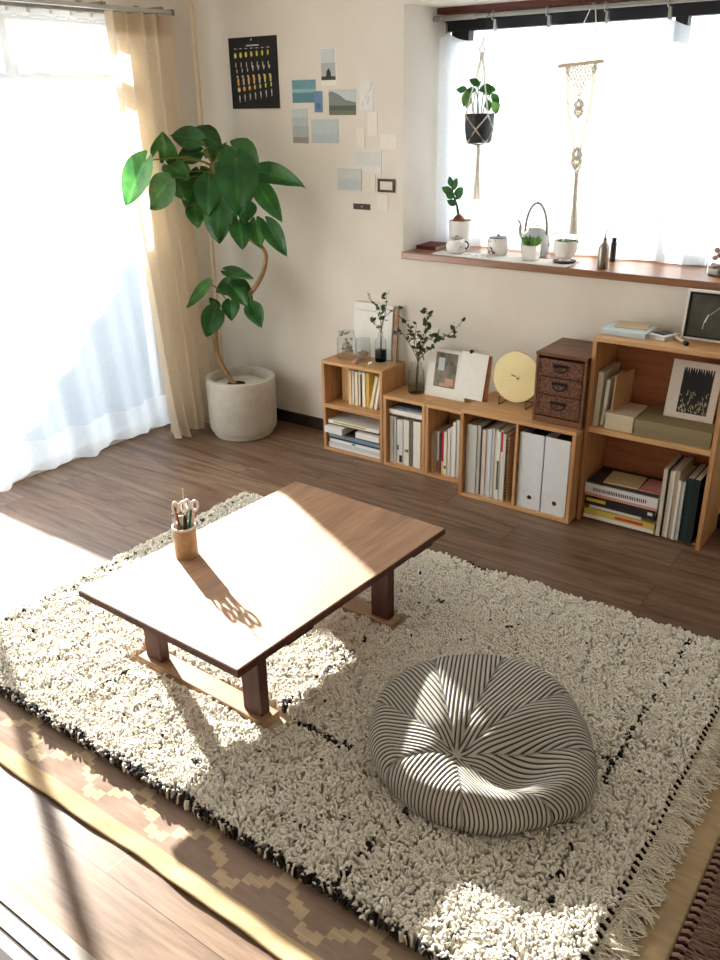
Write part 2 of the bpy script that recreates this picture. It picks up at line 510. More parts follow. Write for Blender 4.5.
def left_sheer(u, v, z0=0.205, z1=1.815):
    z = lerp(z0, z1, v)
    hgt = (z-0.06)/1.76
    y = lerp(0.42, lerp(2.72, 2.585, hgt), u)
    am = lerp(0.024, 0.008, hgt)
    x = -3.112 + am*math.sin(2*PI*u*9.3+0.6*math.sin(u*17)) + am*0.5*math.sin(2*PI*u*21+1.3+hgt)
    if z < 0.07: z += 0.008*math.sin(u*31)
    return (x, y, z)
t = thing('sheer_curtain', 'long white sheer voile curtain covering the tall left window', 'curtain', (-3.11, 1.5, 0.06))
V, F = sheet(300, 30, left_sheer)
link_mesh('sheer_panel', V, F, M['sheer'], t, smooth=True, angle=3)
V, F = sheet(300, 5, lambda u, v: left_sheer(u, v, 0.058, 0.205))
o = link_mesh('hem', V, F, M['sheer_hem'], t, smooth=True, angle=3); o['label'] = 'denser doubled hem along the bottom of the sheer'
V, F = sheet(300, 2, lambda u, v: left_sheer(u, v, 1.805, 1.835))
link_mesh('heading_tape', V, F, M['sheer_hem'], t, smooth=True, angle=3)

def drape(u, v):
    z = lerp(0.0, 1.835, v)
    z = max(z, 0.012) if v > 0 else 0.012
    k = 1-v
    ya = lerp(2.48, 2.60, k**1.6); yb_ = lerp(2.825, 2.875, k)
    y = lerp(ya, yb_, u)
    am = 0.030+0.008*k
    ph = 2*PI*u*5.0
    x = -3.022 + am*math.sin(ph*.9+0.5*math.sin(4*k)) + 0.010*math.sin(ph*0.43+2*k)
    x -= 0.012*k
    if v < 0.06: x += 0.02*(0.06-v)/0.06*math.sin(ph*0.7+1)
    z += 0.012*math.sin(ph*0.5)*(k**8)
    return (x, y + 0.006*math.cos(ph), max(z, 0.004))
t = thing('linen_drape', 'beige linen drape gathered at the right end of the left window', 'curtain', (-3.04, 2.72, 0.0))
V, F = sheet(140, 60, drape)
link_mesh('drape_panel', V, F, M['beige_curtain'], t, smooth=True, angle=3)
V, F = sheet(140, 2, lambda u, v: (lambda p: (p[0]+0.003, p[1], lerp(1.765, 1.838, v)))(drape(u, .98)))
o = link_mesh('heading_tape', V, F, M['beige_curtain'], t, smooth=True, angle=3)

t = thing('curtain_rail', 'double metal curtain rail above the tall left window', 'curtain rail', (-3.08, 1.6, 1.85))
part('rail', MB().box(-3.12, -3.104, .4, 2.84, 1.838, 1.852), M['grey_metal'], t, bevel=.002)
part('rail', MB().box(-3.052, -3.032, .4, 2.85, 1.845, 1.862), M['steel'], t, bevel=.003)
part('end_cap', MB().box(-3.06, -3.026, 2.85, 2.865, 1.84, 1.866), M['grey_metal'], t, bevel=.003)
for yy in (0.7, 1.7, 2.5, 2.8):
    part('bracket', MB().box(-3.19, -3.03, yy-.008, yy+.008, 1.862, 1.872).box(-3.19, -3.184, yy-.012, yy+.012, 1.84, 1.885), M['grey_metal'], t)
for k in range(22):
    yy = 0.5+k*0.095
    part('glider', MB().box(-3.118, -3.106, yy-.005, yy+.005, 1.822, 1.838), colr((228, 226, 220)), t)

# back window curtain on a rod with clips
RX = [-2.0+0.226*k for k in range(8)]
def back_curtain(u, v):
    x = lerp(-2.036, -0.30, u)
    s = (x+2.0)/0.226; fr = s-math.floor(s)
    top = 1.748-0.034*math.sin(PI*fr)**0.8
    z = lerp(0.914, top, v)
    am = 0.007+0.006*(1-v)
    y = 3.385 + am*math.sin(2*PI*s+1.2) + 0.003*math.sin(2*PI*s*2.7+v)
    return (x, y, z)
t = thing('cafe_curtain', 'white cotton curtain clipped across the alcove window', 'curtain', (-1.15, 3.385, 0.914))
V, F = sheet(260, 24, back_curtain)
link_mesh('curtain_panel', V, F, M['white_curtain'], t, smooth=True, angle=3)
t = thing('tension_rod', 'grey metal rod across the alcove carrying the white curtain', 'curtain rod', (-1.15, 3.345, 1.797))
part('rod', MB().tube([(AX0+.001, 3.345, 1.797), (AX1-.001, 3.345, 1.797)], .0085, 12), M['grey_metal'], t, smooth=True)
part('rod', MB().tube([(AX0+.001, 3.345, 1.797), (-1.85, 3.345, 1.797)], .0105, 12), M['grey_metal'], t, smooth=True)
for xx in RX:
    rr = part('ring', MB().tube([(xx, 3.345+.014*math.cos(a), 1.795+.016*math.sin(a)) for a in np.linspace(0, 2*PI, 12, endpoint=False)], .002, 5, True), M['steel'], t, smooth=True)
    part('clip', MB().box(xx-.005, xx+.005, 3.36, 3.376, 1.742, 1.782), M['steel'], t)

# ---------------------------------------------------------------- kilim and shag rug
KX0, KX1, KY0, KY1 = -2.22, -0.195, 0.79, 2.24
def kilim():
    cs = 0.0075
    nx = int((KX1-KX0)/cs); ny = int((KY1-KY0)/cs)
    xs = KX0+np.arange(nx+1)*cs; ys = KY0+np.arange(ny+1)*cs
    X, Y = np.meshgrid(xs, ys)
    edge = np.clip((0.99-Y)/0.2, 0, 1)**2
    wav = 0.012*np.sin(X*9.5+0.5)+0.009*np.sin(X*21+2)
    Yd = Y + edge*(0.016+wav*.18)
    Z = 0.004+0.0015*np.sin(X*40)*np.sin(Y*33)+edge*(0.002+0.003*np.maximum(0, np.sin(X*12+1)))
    V = np.stack([X, Yd, Z], -1).reshape(-1, 3)
    i, j = np.meshgrid(np.arange(nx), np.arange(ny))
    a = (j*(nx+1)+i).ravel()
    F = np.stack([a, a+1, a+nx+2, a+nx+1], 1)
    # colours per cell: tan border, taupe field, stepped tan zigzag lines
    cx = (i.ravel()+.5)*cs+KX0; cy = (j.ravel()+.5)*cs+KY0
    tan = lin((200, 178, 146)); taupe = lin((158, 136, 122))
    st = 0.0200
    def zig(yc, amp, per, off):
        q = (np.floor((cx+off)/st)+.5)*st
        tri = np.abs(((q/per) % 1.0)-.5)*2           # 0..1
        lvl = yc + amp*(tri-.5)
        lvl = np.round(lvl/.0125)*.0125
        return np.abs(cy-lvl) < .0155
    line = np.zeros(len(cx), bool)
    for k in range(7):
        line |= zig(KY0+.118+.2*k, .10, .22, 0.02) | zig(KY0+.218+.2*k, .10, .22, .13)
    border = (cy < KY0+0.056) | (cx > KX1-0.062) | (cy > KY1-0.06) | (cx < KX0+0.06)
    col = np.where(line[:, None], tan, taupe)
    col = np.where(border[:, None], tan*np.where(cx > KX1-.062, .80, 1.0)[:, None]*np.array([.96, .92, .84]), col)
    n = vnoise(cx*30+50, cy*160, 3)*0.22+vnoise(cx*9+9, cy*9, 4)*0.14+0.83
    col = col*n[:, None]
    ob = link_mesh('kilim_rug', V, F, attr_mat('flat_woven_kilim', 0.95, 0.1, bscale=260, bstr=0.5), None, (-1.2, 1.5, 0), True, 0)
    cc = np.repeat(col, 4, axis=0)
    set_tint(ob, cc, 'CORNER')
    ob['label'] = 'flat taupe and tan kilim with stepped zigzags, under the shaggy rug'; ob['category'] = 'rug'
    s = ob.modifiers.new('thick', 'SOLIDIFY'); s.thickness = 0.004; s.offset = -1
    return ob
kil = kilim()

def strands(rows, seed, length, lean, r, z0, jit=0.6, n=4, seg=6, curl=0.006):
    """rows of (x, y, direction) -> wavy yarn strands as arrays"""
    r_ = random.Random(seed); mb = MB()
    for (x, y, d) in rows:
        L = length*(0.75+0.5*r_.random()); a = d + (r_.random()-.5)*jit
        px, py = x, y; pts = []
        ph = r_.random()*6; w = curl*(0.5+r_.random())
        for k in range(seg+1):
            t_ = k/seg
            ox = math.sin(ph+t_*5)*w*t_**0.5
            zz = z0+0.012*math.sin(PI*min(1, t_*1.3))*lean*(0.6+r_.random()*.5)
            pts.append((x+math.cos(a)*L*t_-math.sin(a)*ox, y+math.sin(a)*L*t_+math.cos(a)*ox, max(zz, r+0.0015)))
        mb.tube(pts, [r*(1-.35*k/seg) for k in range(seg+1)], n)
    return mb
# knotted dashes and brown fringe at the kilim's right end
rows = []
yy = KY0+.03
while yy < KY1-.03:
    rows.append((KX1+.012, yy, 0.0)); rows.append((KX1+.012, yy+.003, -0.1)); yy += 0.0068
o = part('fringe', strands(rows, 5, 0.085, 0.5, 0.0017, 0.003, 0.5), plain('brown_fringe_yarn', (140, 112, 100), 0.95, 0.1), kil, smooth=True)
o['label'] = 'brown twisted fringe'
mb = MB(); yy = KY0+.03
while yy < KY1-.03:
    mb.tube([(KX1+.002, yy, .005), (KX1+.013, yy+.003, .0075), (KX1+.02, yy+.004, .004)], .0045, 6); yy += 0.0205
part('knot_row', mb, plain('dark_knot_yarn', (58, 40, 38), 0.95, 0.1), kil, smooth=True)
mb = MB(); yy = KY0+.04
while yy < KY1-.03:
    mb.tube([(KX1+.002, yy, .005), (KX1+.013, yy+.003, .0085), (KX1+.02, yy+.004, .004)], .0048, 6); yy += 0.0205
part('knot_row', mb, plain('pale_knot_yarn', (168, 138, 122), 0.95, 0.1), kil, smooth=True)

# shag rug ------------------------------------------------------
SX0, SX1, SY0, SY1 = -2.27, -0.325, 0.96, 2.30
feet = [(-1.77, -1.21, 1.262, 1.336), (-1.77, -1.21, 1.822, 1.896)]
def shag():
    root = link_mesh('shag_rug', *(lambda b: (b.v, b.f))(MB().box(SX0+.005, SX1, SY0+.005, SY1-.005, 0.010, 0.0175)), plain('cream_rug_backing', (196, 184, 162), 1.0, 0.1), None, (-1.3, 1.63, 0.0))
    root['label'] = 'cream shaggy wool rug with sparse black flecks under the low table'; root['category'] = 'rug'
    sp = 0.0068
    gx, gy = np.meshgrid(np.arange(SX0, SX1, sp), np.arange(SY0, SY1, sp*0.95))
    x = (gx + (rng.random(gx.shape)-.5)*sp*1.2).ravel(); y = (gy+(rng.random(gx.shape)-.5)*sp*1.2).ravel()
    keep = np.ones(len(x), bool)
    for a, b, c, d in feet: keep &= ~((x > a-.006) & (x < b+.006) & (y > c-.006) & (y < d+.006))
    x = x[keep]; y = y[keep]; N = len(x)
    # clump field leans tufts together into swirls
    cl = vnoise(x*38, y*38, 21); cl2 = vnoise(x*14+7, y*14, 22)
    ang = 2*PI*(vnoise(x*30, y*30, 5)*1.5+vnoise(x*9, y*9, 6)) + (rng.random(N)-.5)*1.6
    h = 0.012+0.008*cl+0.004*cl2+0.003*rng.random(N)
    un = ((np.abs(x+0.72)**2+np.abs(y-1.47)**2) < 0.23**2)
    h = np.where(un, h*0.55, h)
    L = 0.007+0.009*rng.random(N)
    r = 0.0033+0.0014*rng.random(N)
    n = 4
    S = 4
    V = np.zeros((N, S*n, 3), np.float32)
    ts = [0.0, 0.45, 0.8, 1.0]; rs = [0.85, 1.0, 0.92, 0.35]
    dx = np.cos(ang); dy = np.sin(ang)
    for k, (t_, rk) in enumerate(zip(ts, rs)):
        px = x+dx*L*t_**1.6; py = y+dy*L*t_**1.6
        pz = 0.017+h*math.sin(t_*PI*0.6)/math.sin(PI*0.6)*(1.0 if t_ < 1 else 0.93)
        for j in range(n):
            a = 2*PI*j/n+0.4
            # ring plane tilts with the tuft
            ca, sa = math.cos(a), math.sin(a)
            til = t_*0.9
            V[:, k*n+j, 0] = px + rk*r*(ca*dx*math.cos(til) - sa*dy)
            V[:, k*n+j, 1] = py + rk*r*(ca*dy*math.cos(til) + sa*dx)
            V[:, k*n+j, 2] = pz - rk*r*ca*math.sin(til)
    f = []
    for k in range(S-1):
        for j in range(n):
            j2 = (j+1) % n
            f.append((k*n+j, k*n+j2, (k+1)*n+j2, (k+1)*n+j))
    f.append(tuple((S-1)*n+j for j in range(n)))
    f = np.array(f)
    F = (f[None]+(np.arange(N)*S*n)[:, None, None]).reshape(-1, 4)
    # wool colours: cream, a few golden and black flecks, dark lines of the pattern
    cream = lin((240, 233, 217)); white = lin((246, 242, 231)); gold = lin((196, 164, 112)); blk = lin((44, 40, 42)); brn = lin((168, 120, 90))
    col = cream+(white-cream)*rng.random(N)[:, None]
    col *= (0.92+0.12*rng.random(N))[:, None]
    warm = vnoise(x*6, y*6, 31)
    g = (rng.random(N) < 0.03+0.14*np.clip(warm-0.72, 0, 1))
    col = np.where(g[:, None], gold*0.5+col*0.5, col)
    dens = vnoise(x*8+3, y*8, 33)
    b = (rng.random(N) < 0.003+0.022*np.clip(dens-0.62, 0, 1))
    jx = x+0.010*(vnoise(y*25, x*0, 41)-.5); jy = y+0.010*(vnoise(x*25, y*0, 42)-.5)
    lx = lambda c, a, bb, w=.0055: (np.abs(jx-c) < w) & (jy > a) & (jy < bb)
    ly = lambda c, a, bb, w=.0055: (np.abs(jy-c) < w) & (jx > a) & (jx < bb)
    gate = vnoise(x*45, y*45, 44) > 0.50
    gate2 = vnoise(x*60, y*60, 45) > 0.46
    lines = lx(-0.795, .96, 1.15)*gate2 | (lx(-0.79, 1.15, 1.4)*gate) | (lx(-0.462, 1.55, 2.28)*gate) | (lx(-0.43, 1.0, 1.3)*gate*(cl > .5)) \
        | (ly(1.32, -1.28, -1.0)*gate2) | (ly(1.64, -.9, -.46)*gate*(cl > .55)) | (lx(-1.25, 1.34, 1.8)*gate*(cl > .5)) | (lx(-1.72, 1.1, 2.2)*gate*(cl > .45)) \
        | (ly(2.02, -2.2, -.9)*gate*(cl > .6)) | (ly(1.06, -1.3, -.9)*gate*(cl > .62))
    edgeline = (jy < SY0+0.013) & (rng.random(N) < 0.7) & (x > SX0+.02)
    leftdash = (np.abs(x-SX0-0.035) < .009) & (np.sin(y*150) > 0.1) & (rng.random(N) < .55)
    topdash = (jy > SY1-.01) & (vnoise(x*22, y*0+3, 47) > 0.72)
    dark = b | lines | edgeline | leftdash | topdash
    col = np.where(dark[:, None], blk*(0.8+0.8*rng.random(N))[:, None], col)
    o = link_mesh('pile', V.reshape(-1, 3).astype(float), F, attr_mat('wool_pile', 0.95, 0.12, sheen=0.15), root, smooth=True, angle=3)
    set_tint(o, np.repeat(col, S*n, axis=0))
    o['kind'] = 'stuff'
    return root
shagr = shag()
ivory = plain('ivory_fringe_yarn', (228, 220, 202), 0.95, 0.1)
# right end: dashed selvedge and long ivory fringe over the kilim
rows = []; yy = SY0+.01
while yy < SY1-.01:
    rows.append((SX1+.004, yy, 0.0)); rows.append((SX1+.004, yy+.002, -.25)); rows.append((SX1+.002, yy+.001, .2)); yy += 0.0045
o = part('fringe', strands(rows, 8, 0.068, 1.1, 0.0019, 0.011, 1.0, curl=.012), ivory, shagr, smooth=True); o['label'] = 'long ivory fringe at the right end'
rows = []; yy = SY0+.01
while yy < SY1-.01:
    rows.append((SX0-.0, yy, PI)); yy += 0.006
o = part('fringe', strands(rows, 9, 0.045, 1.2, 0.0022, 0.008, 1.3, curl=.012), ivory, shagr, smooth=True)
mb = MB(); yy = SY0+.02
while yy < SY1-.02:
    mb.tube([(SX1-.004, yy, .024), (SX1+.006, yy+.002, .0265), (SX1+.013, yy+.003, .019)], .0038, 6); yy += 0.0205
part('selvedge_stitches', mb, plain('black_stitch_yarn', (40, 36, 38), 0.95, 0.1), shagr, smooth=True)
mb = MB(); yy = SY0+.03
while yy < SY1-.02:
    mb.tube([(SX1-.004, yy, .022), (SX1+.006, yy+.002, .0235), (SX1+.013, yy+.003, .015)], .0052, 6); yy += 0.0205
part('selvedge_stitches', mb, ivory, shagr, smooth=True, label='ivory stitches between the black ones')

# ---------------------------------------------------------------- low table
TX0, TX1, TY0, TY1 = -1.800, -1.193, 1.150, 2.040
t = thing('low_table', 'low brown wooden folding table standing on the shaggy rug', 'table', (-1.5, 1.6, 0.018))
part('tabletop', MB().box(TX0, TX1, TY0, TY1, .279, .300), M['table'], t, bevel=.003)
part('edge_band', MB().box(TX0-.0012, TX1+.0012, TY0-.0012, TY0+.004, .2785, .2975).box(TX0-.0012, TX0+.004, TY0, TY1, .2785, .2975).box(TX1-.004, TX1+.0012, TY0, TY1, .2785, .2975).box(TX0-.0012, TX1+.0012, TY1-.004, TY1+.0012, .2785, .2975), M['table_dark'], t)
part('underframe', MB().box(-1.72, -1.69, 1.30, 1.90, .252, .279).box(-1.27, -1.24, 1.30, 1.90, .252, .279), M['table_dark'], t)
for yy in (1.299, 1.859):
    for xx in (-1.692, -1.298):
        part('leg', MB().box(xx-.033, xx+.033, yy-.016, yy+.016, .040, .279), M['table_dark'], t, bevel=.003)
    part('foot_bar', MB().box(-1.745, -1.245, yy-.032, yy+.032, .018, .040), M['foot_wood'], t, bevel=.003, label='foot bar on the rug, sunlight painted in as pale wood')
    part('crossbar', MB().box(-1.671, -1.302, yy-.012, yy+.012, .235, .279), M['table_dark'], t)
for xx in (-1.755, -1.232):
    for y0, y1 in ((1.33, 1.43), (1.885, 1.985)):
        br = part('hinge_bracket', MB().box(xx-.008, xx+.030 if xx > -1.5 else xx+.008, y0, y1, .262, .2785).box(xx-.006, xx+.012, y0+.02, y1-.02, .25, .262), M['dark_metal'], t, bevel=.001)
t.rotation_euler = (0, 0, math.radians(-1.8)); t.location = (-1.4905, 1.601, 0.018)

# pencil cup and what it holds
CX, CY, CZ = -1.702, 1.463, .300
t = thing('pencil_cup', 'small brown glazed pencil cup near the left edge of the low table', 'cup', (CX, CY, CZ))
part('cup_body', MB().lathe([(.0, .0), (.032, .0), (.034, .003), (.034, .096), (.0315, .096), (.0315, .006), (0, .006)], 28, o=(CX, CY, CZ)), M['cream_ceramic'], t, smooth=True)
part('rim_band', MB().lathe([(.0342, .091), (.0348, .093), (.0342, .097), (.031, .0975), (.031, .091)], 28, o=(CX, CY, CZ), close=True), M['white_ceramic'], t, smooth=True)
def stick(name, label, cat, dx, dy, tx, ty, ln, r, mat, tip=None, tipmat=None):
    a = Vector((CX+dx, CY+dy, CZ+.0075)); d = Vector((tx, ty, 1)).normalized()
    o = thing(name, label, cat, tuple(a))
    part('barrel', MB().tube([a, a+d*ln], r, 8), mat, o, smooth=True)
    if tip:
        part(tip, MB().tube([a+d*ln, a+d*(ln+.012)], [r, r*.35], 8), tipmat, o, smooth=True)
stick('pencil', 'brown wooden pencil leaning left in the pencil cup', 'pencil', .004, -.006, -.20, .02, .145, .0036, colr((150, 84, 46)), 'pencil_tip', colr((214, 178, 130)))
stick('pen', 'green pen leaning right in the pencil cup', 'pen', .000, .004, .13, .10, .128, .004, colr((30, 122, 96), .4), 'pen_cap', colr((40, 140, 110), .4))
stick('marker_pen', 'black marker in the middle of the pencil cup', 'pen', .006, -.004, .03, .03, .112, .0062, M['black'], 'pen_cap', M['black'])
stick('brush', 'thin pale skewer standing tallest in the pencil cup', 'skewer', -.004, .010, -.01, .03, .198, .0017, colr((222, 200, 170)))
stick('ballpoint_pen', 'white pen at the left rim of the pencil cup', 'pen', -.010, -.012, -.08, -.05, .118, .0038, colr((238, 236, 230), .4), 'pen_tip', M['steel'])
stick('ruler_stick', 'grey metal ruler strip in the pencil cup', 'ruler', .012, .012, .04, .12, .132, .003, M['steel'])
def scissors(label, dx, dy, tx, ty, h):
    o = thing('scissors', label, 'scissors', (CX+dx, CY+dy, CZ+.0075))
    d = Vector((tx, ty, 1)).normalized(); a = Vector((CX+dx, CY+dy, CZ+.0075))
    s = Vector((.80, .60, 0)); s = (s-d*s.dot(d)).normalized()
    hc = a+d*h
    for sg in (-1, 1):
        part('blade', MB().tube([a+s*sg*.001, hc-d*.026+s*sg*.004], [.0015, .004], 6), M['steel'], o, smooth=True)
        c = hc+s*sg*.0108
        part('finger_loop', MB().tube([c+s*.0085*math.cos(q)+d*.0155*math.sin(q) for q in np.linspace(0, 2*PI, 18, endpoint=False)], .0040, 8, True), colr((246, 246, 244), .35), o, smooth=True)
scissors('white handled scissors, left pair in the pencil cup', -.004, .0, -.07, .03, .142)
scissors('white handled scissors, right pair in the pencil cup', .004, .008, .08, .09, .150)

# ---------------------------------------------------------------- knitted pouf
def pouf():
    cx, cy, R, z0 = -0.715, 1.475, 0.268, 0.024
    OA = np.radians([-22, -8, 7, 26, 53, 77, 96, 123, 149, 170, 186, 209, 228, 244, 263, 285, 304, 320, 338, 352, 367])
    OR = np.array([.26, .272, .262, .246, .247, .27, .284, .284, .290, .297, .298, .288, .278, .268, .259, .251, .251, .248, .26, .272, .262])/.268
    sxo, syo = -.026, -.110            # seam centre, pushed toward the camera side
    NT, NR = 240, 60
    G0 = math.radians(16)
    V = []; UV = []; F = []
    prof = []                           # (rho, z, tex radius)
    for i in range(NR+1):
        q = i/NR
        if q < .55:
            rho = q/.55*.76; z = 1-.05*(rho/.76)**2
            prof.append((rho, z))
        else:
            a = (q-.55)/.45*PI*.98
            prof.append((.76+.24*math.sin(a) if a < PI/2 else .74+.26*math.sin(a), max(0.0, .475+.475*math.cos(a))))
    def warp(x, y, rho, z, th):
        # slouch: valley to the right of the seam centre, rolled rim at the front right, raised ridge behind
        k = max(0.0, 1-rho**4)
        H = .14
        zz = z*H*(1+.20*((x*-.445+y*.896)/R))
        top = min(1.0, max(0.0, (z-.5)*2.4))
        d = math.hypot(x+.022, y+.10); zz -= .030*math.exp(-(d/.045)**2)*top
        vx, vy = .105, -.085
        zz -= .062*math.exp(-(((x-vx)*.80+(y-vy)*.60)/.115)**2-(((y-vy)*.80-(x-vx)*.60)/.060)**2)*top
        zz += .014*math.exp(-(((x+.0)*.85+(y-.02)*.5-.08)/.10)**2-(((y-.02)*.85-(x)*.5)/.045)**2)*top
        zz += .012*math.exp(-((x+.14)**2+(y-.05)**2)/.012)*top
        zz += .012*math.exp(-((x-.05)**2+(y-.17)**2)/.012)*top
        zz += .012*math.exp(-((x-.20)**2+(y+.02)**2)/.004)*top
        zz += .010*math.exp(-((x-.05)**2+(y+.20)**2)/.003)*top
        return zz
    for i, (rho, z) in enumerate(prof):
        for j in range(NT):
            th = 2*PI*j/NT+G0
            wob = float(np.interp(th % (2*PI), OA, OR))
            # inner rings are centred on the seam centre, outer ones on the cushion
            f = max(0.0, 1-rho)**1.0
            x = rho*R*wob*math.cos(th)+sxo*f; y = rho*R*wob*math.sin(th)+syo*f
            zz = warp(x, y, rho, z, th)
            # gore seams pull in a little
            g = ((th-G0) % (PI/4))/(PI/4)
            dd = min(g, 1-g)
            if z > .5: zz -= .0035*math.exp(-(dd*rho*R/.01)**2)*min(1, rho*5)
            V.append((cx+x, cy+y, z0+max(zz, 0.0)))
            ga = (g-.5)*PI/4
            rr = min(rho, 1.0) if i < NR*.85 else 1.0
            UV.append((rr*R*math.sin(ga), rr*R))
    for i in range(NR):
        for j in range(NT):
            j2 = (j+1) % NT
            F.append((i*NT+j, (i+1)*NT+j, (i+1)*NT+j2, i*NT+j2))
    F.append(tuple(NR*NT+j for j in range(NT)))
    mt, nt, b = base_mat('striped_rib_knit', (150, 148, 140), 0.92, 0.15)
    uvn = nt.nodes.new('ShaderNodeAttribute'); uvn.attribute_name = 'rib'
    mu = nt.nodes.new('ShaderNodeMath'); mu.operation = 'MULTIPLY'; mu.inputs[1].default_value = 2*PI/.0104
    nt.links.new(uvn.outputs['Fac'], mu.inputs[0])
    co = nt.nodes.new('ShaderNodeMath'); co.operation = 'COSINE'; nt.links.new(mu.outputs[0], co.inputs[0])
    ma = nt.nodes.new('ShaderNodeMapRange'); ma.inputs['From Min'].default_value = -1; ma.inputs['From Max'].default_value = 1
    nt.links.new(co.outputs[0], ma.inputs[0])
    c = ramp(nt, ma.outputs[0], [(.18, (66, 66, 70)), (.44, (196, 190, 178))])
    nt.links.new(c, b.inputs['Base Color'])
    bump(nt, b, ma.outputs[0], 0.7, 0.004)
    ob = link_mesh('floor_pouf', V, F, mt, None, (cx, cy, z0), True, 0, 3)
    at = ob.data.attributes.new('rib', 'FLOAT', 'POINT')
    at.data.foreach_set('value', [u[0] for u in UV])
    ob['label'] = 'round grey striped rib-knit floor pouf slouching on the rug'; ob['category'] = 'pouf'
    mb = MB()
    seamc = (cx+sxo, cy+syo)
    return ob
pf = pouf()

# ---------------------------------------------------------------- big potted plant
PX, PY = -2.83, 2.89
t = thing('potted_rubber_plant', 'tall heart-leaved plant with curved trunk in the corner', 'plant', (PX, PY, 0))
p = part('pot', MB().lathe([(0, 0), (.142, 0), (.146, .004), (.146, .022), (.150, .026), (.160, .03), (.166, .045), (.168, .26), (.168, .287), (.164, .290), (.146, .290), (.143, .286), (.140, .245), (0, .24)], 64, o=(PX, PY, 0)), M['pot'], t, smooth=True, label='pale grey cylindrical concrete pot')
part('rim_line', MB().lathe([(.1683, .262), (.1692, .264), (.1683, .266), (.166, .264)], 64, o=(PX, PY, 0), close=True), M['pot'], p, smooth=True)
part('mulch', MB().lathe([(0, .262), (.06, .262), (.115, .258), (.128, .246), (.06, .243), (0, .243)], 40, o=(PX+.006, PY-.004, 0)), M['white_pebbles'], t, smooth=True, label='white cover inside the pot')
part('soil', MB().lathe([(0, .266), (.03, .265), (.048, .261), (0, .258)], 20, o=(PX+.01, PY-.04, 0)), M['soil'], t, smooth=True)
def smooth_path(pts, n=8):
    P = [Vector(p) for p in pts]; out = []
    for i in range(len(P)-1):
        p0 = P[max(i-1, 0)]; p1 = P[i]; p2 = P[i+1]; p3 = P[min(i+2, len(P)-1)]
        for k in range(n):
            s = k/n
            out.append(0.5*((2*p1)+(p2-p0)*s+(2*p0-5*p1+4*p2-p3)*s*s+(3*p1-p0-3*p2+p3)*s**3))
    out.append(P[-1]); return out
tp = smooth_path([(-2.82, 2.845, .250), (-2.852, 2.84, .285), (-2.918, 2.84, .375), (-2.925, 2.84, .5), (-2.898, 2.84, .591), (-2.83, 2.85, .648), (-2.717, 2.87, .699), (-2.659, 2.9, .783), (-2.626, 2.9, .867), (-2.63, 2.88, .917), (-2.674, 2.86, .947), (-2.757, 2.84, 1.03), (-2.812, 2.82, 1.153), (-2.813, 2.8, 1.259)])
nT = len(tp)
part('trunk', MB().tube(tp, [lerp(.0145, .007, i/(nT-1)) for i in range(nT)], 12), M['bark'], t, smooth=True)
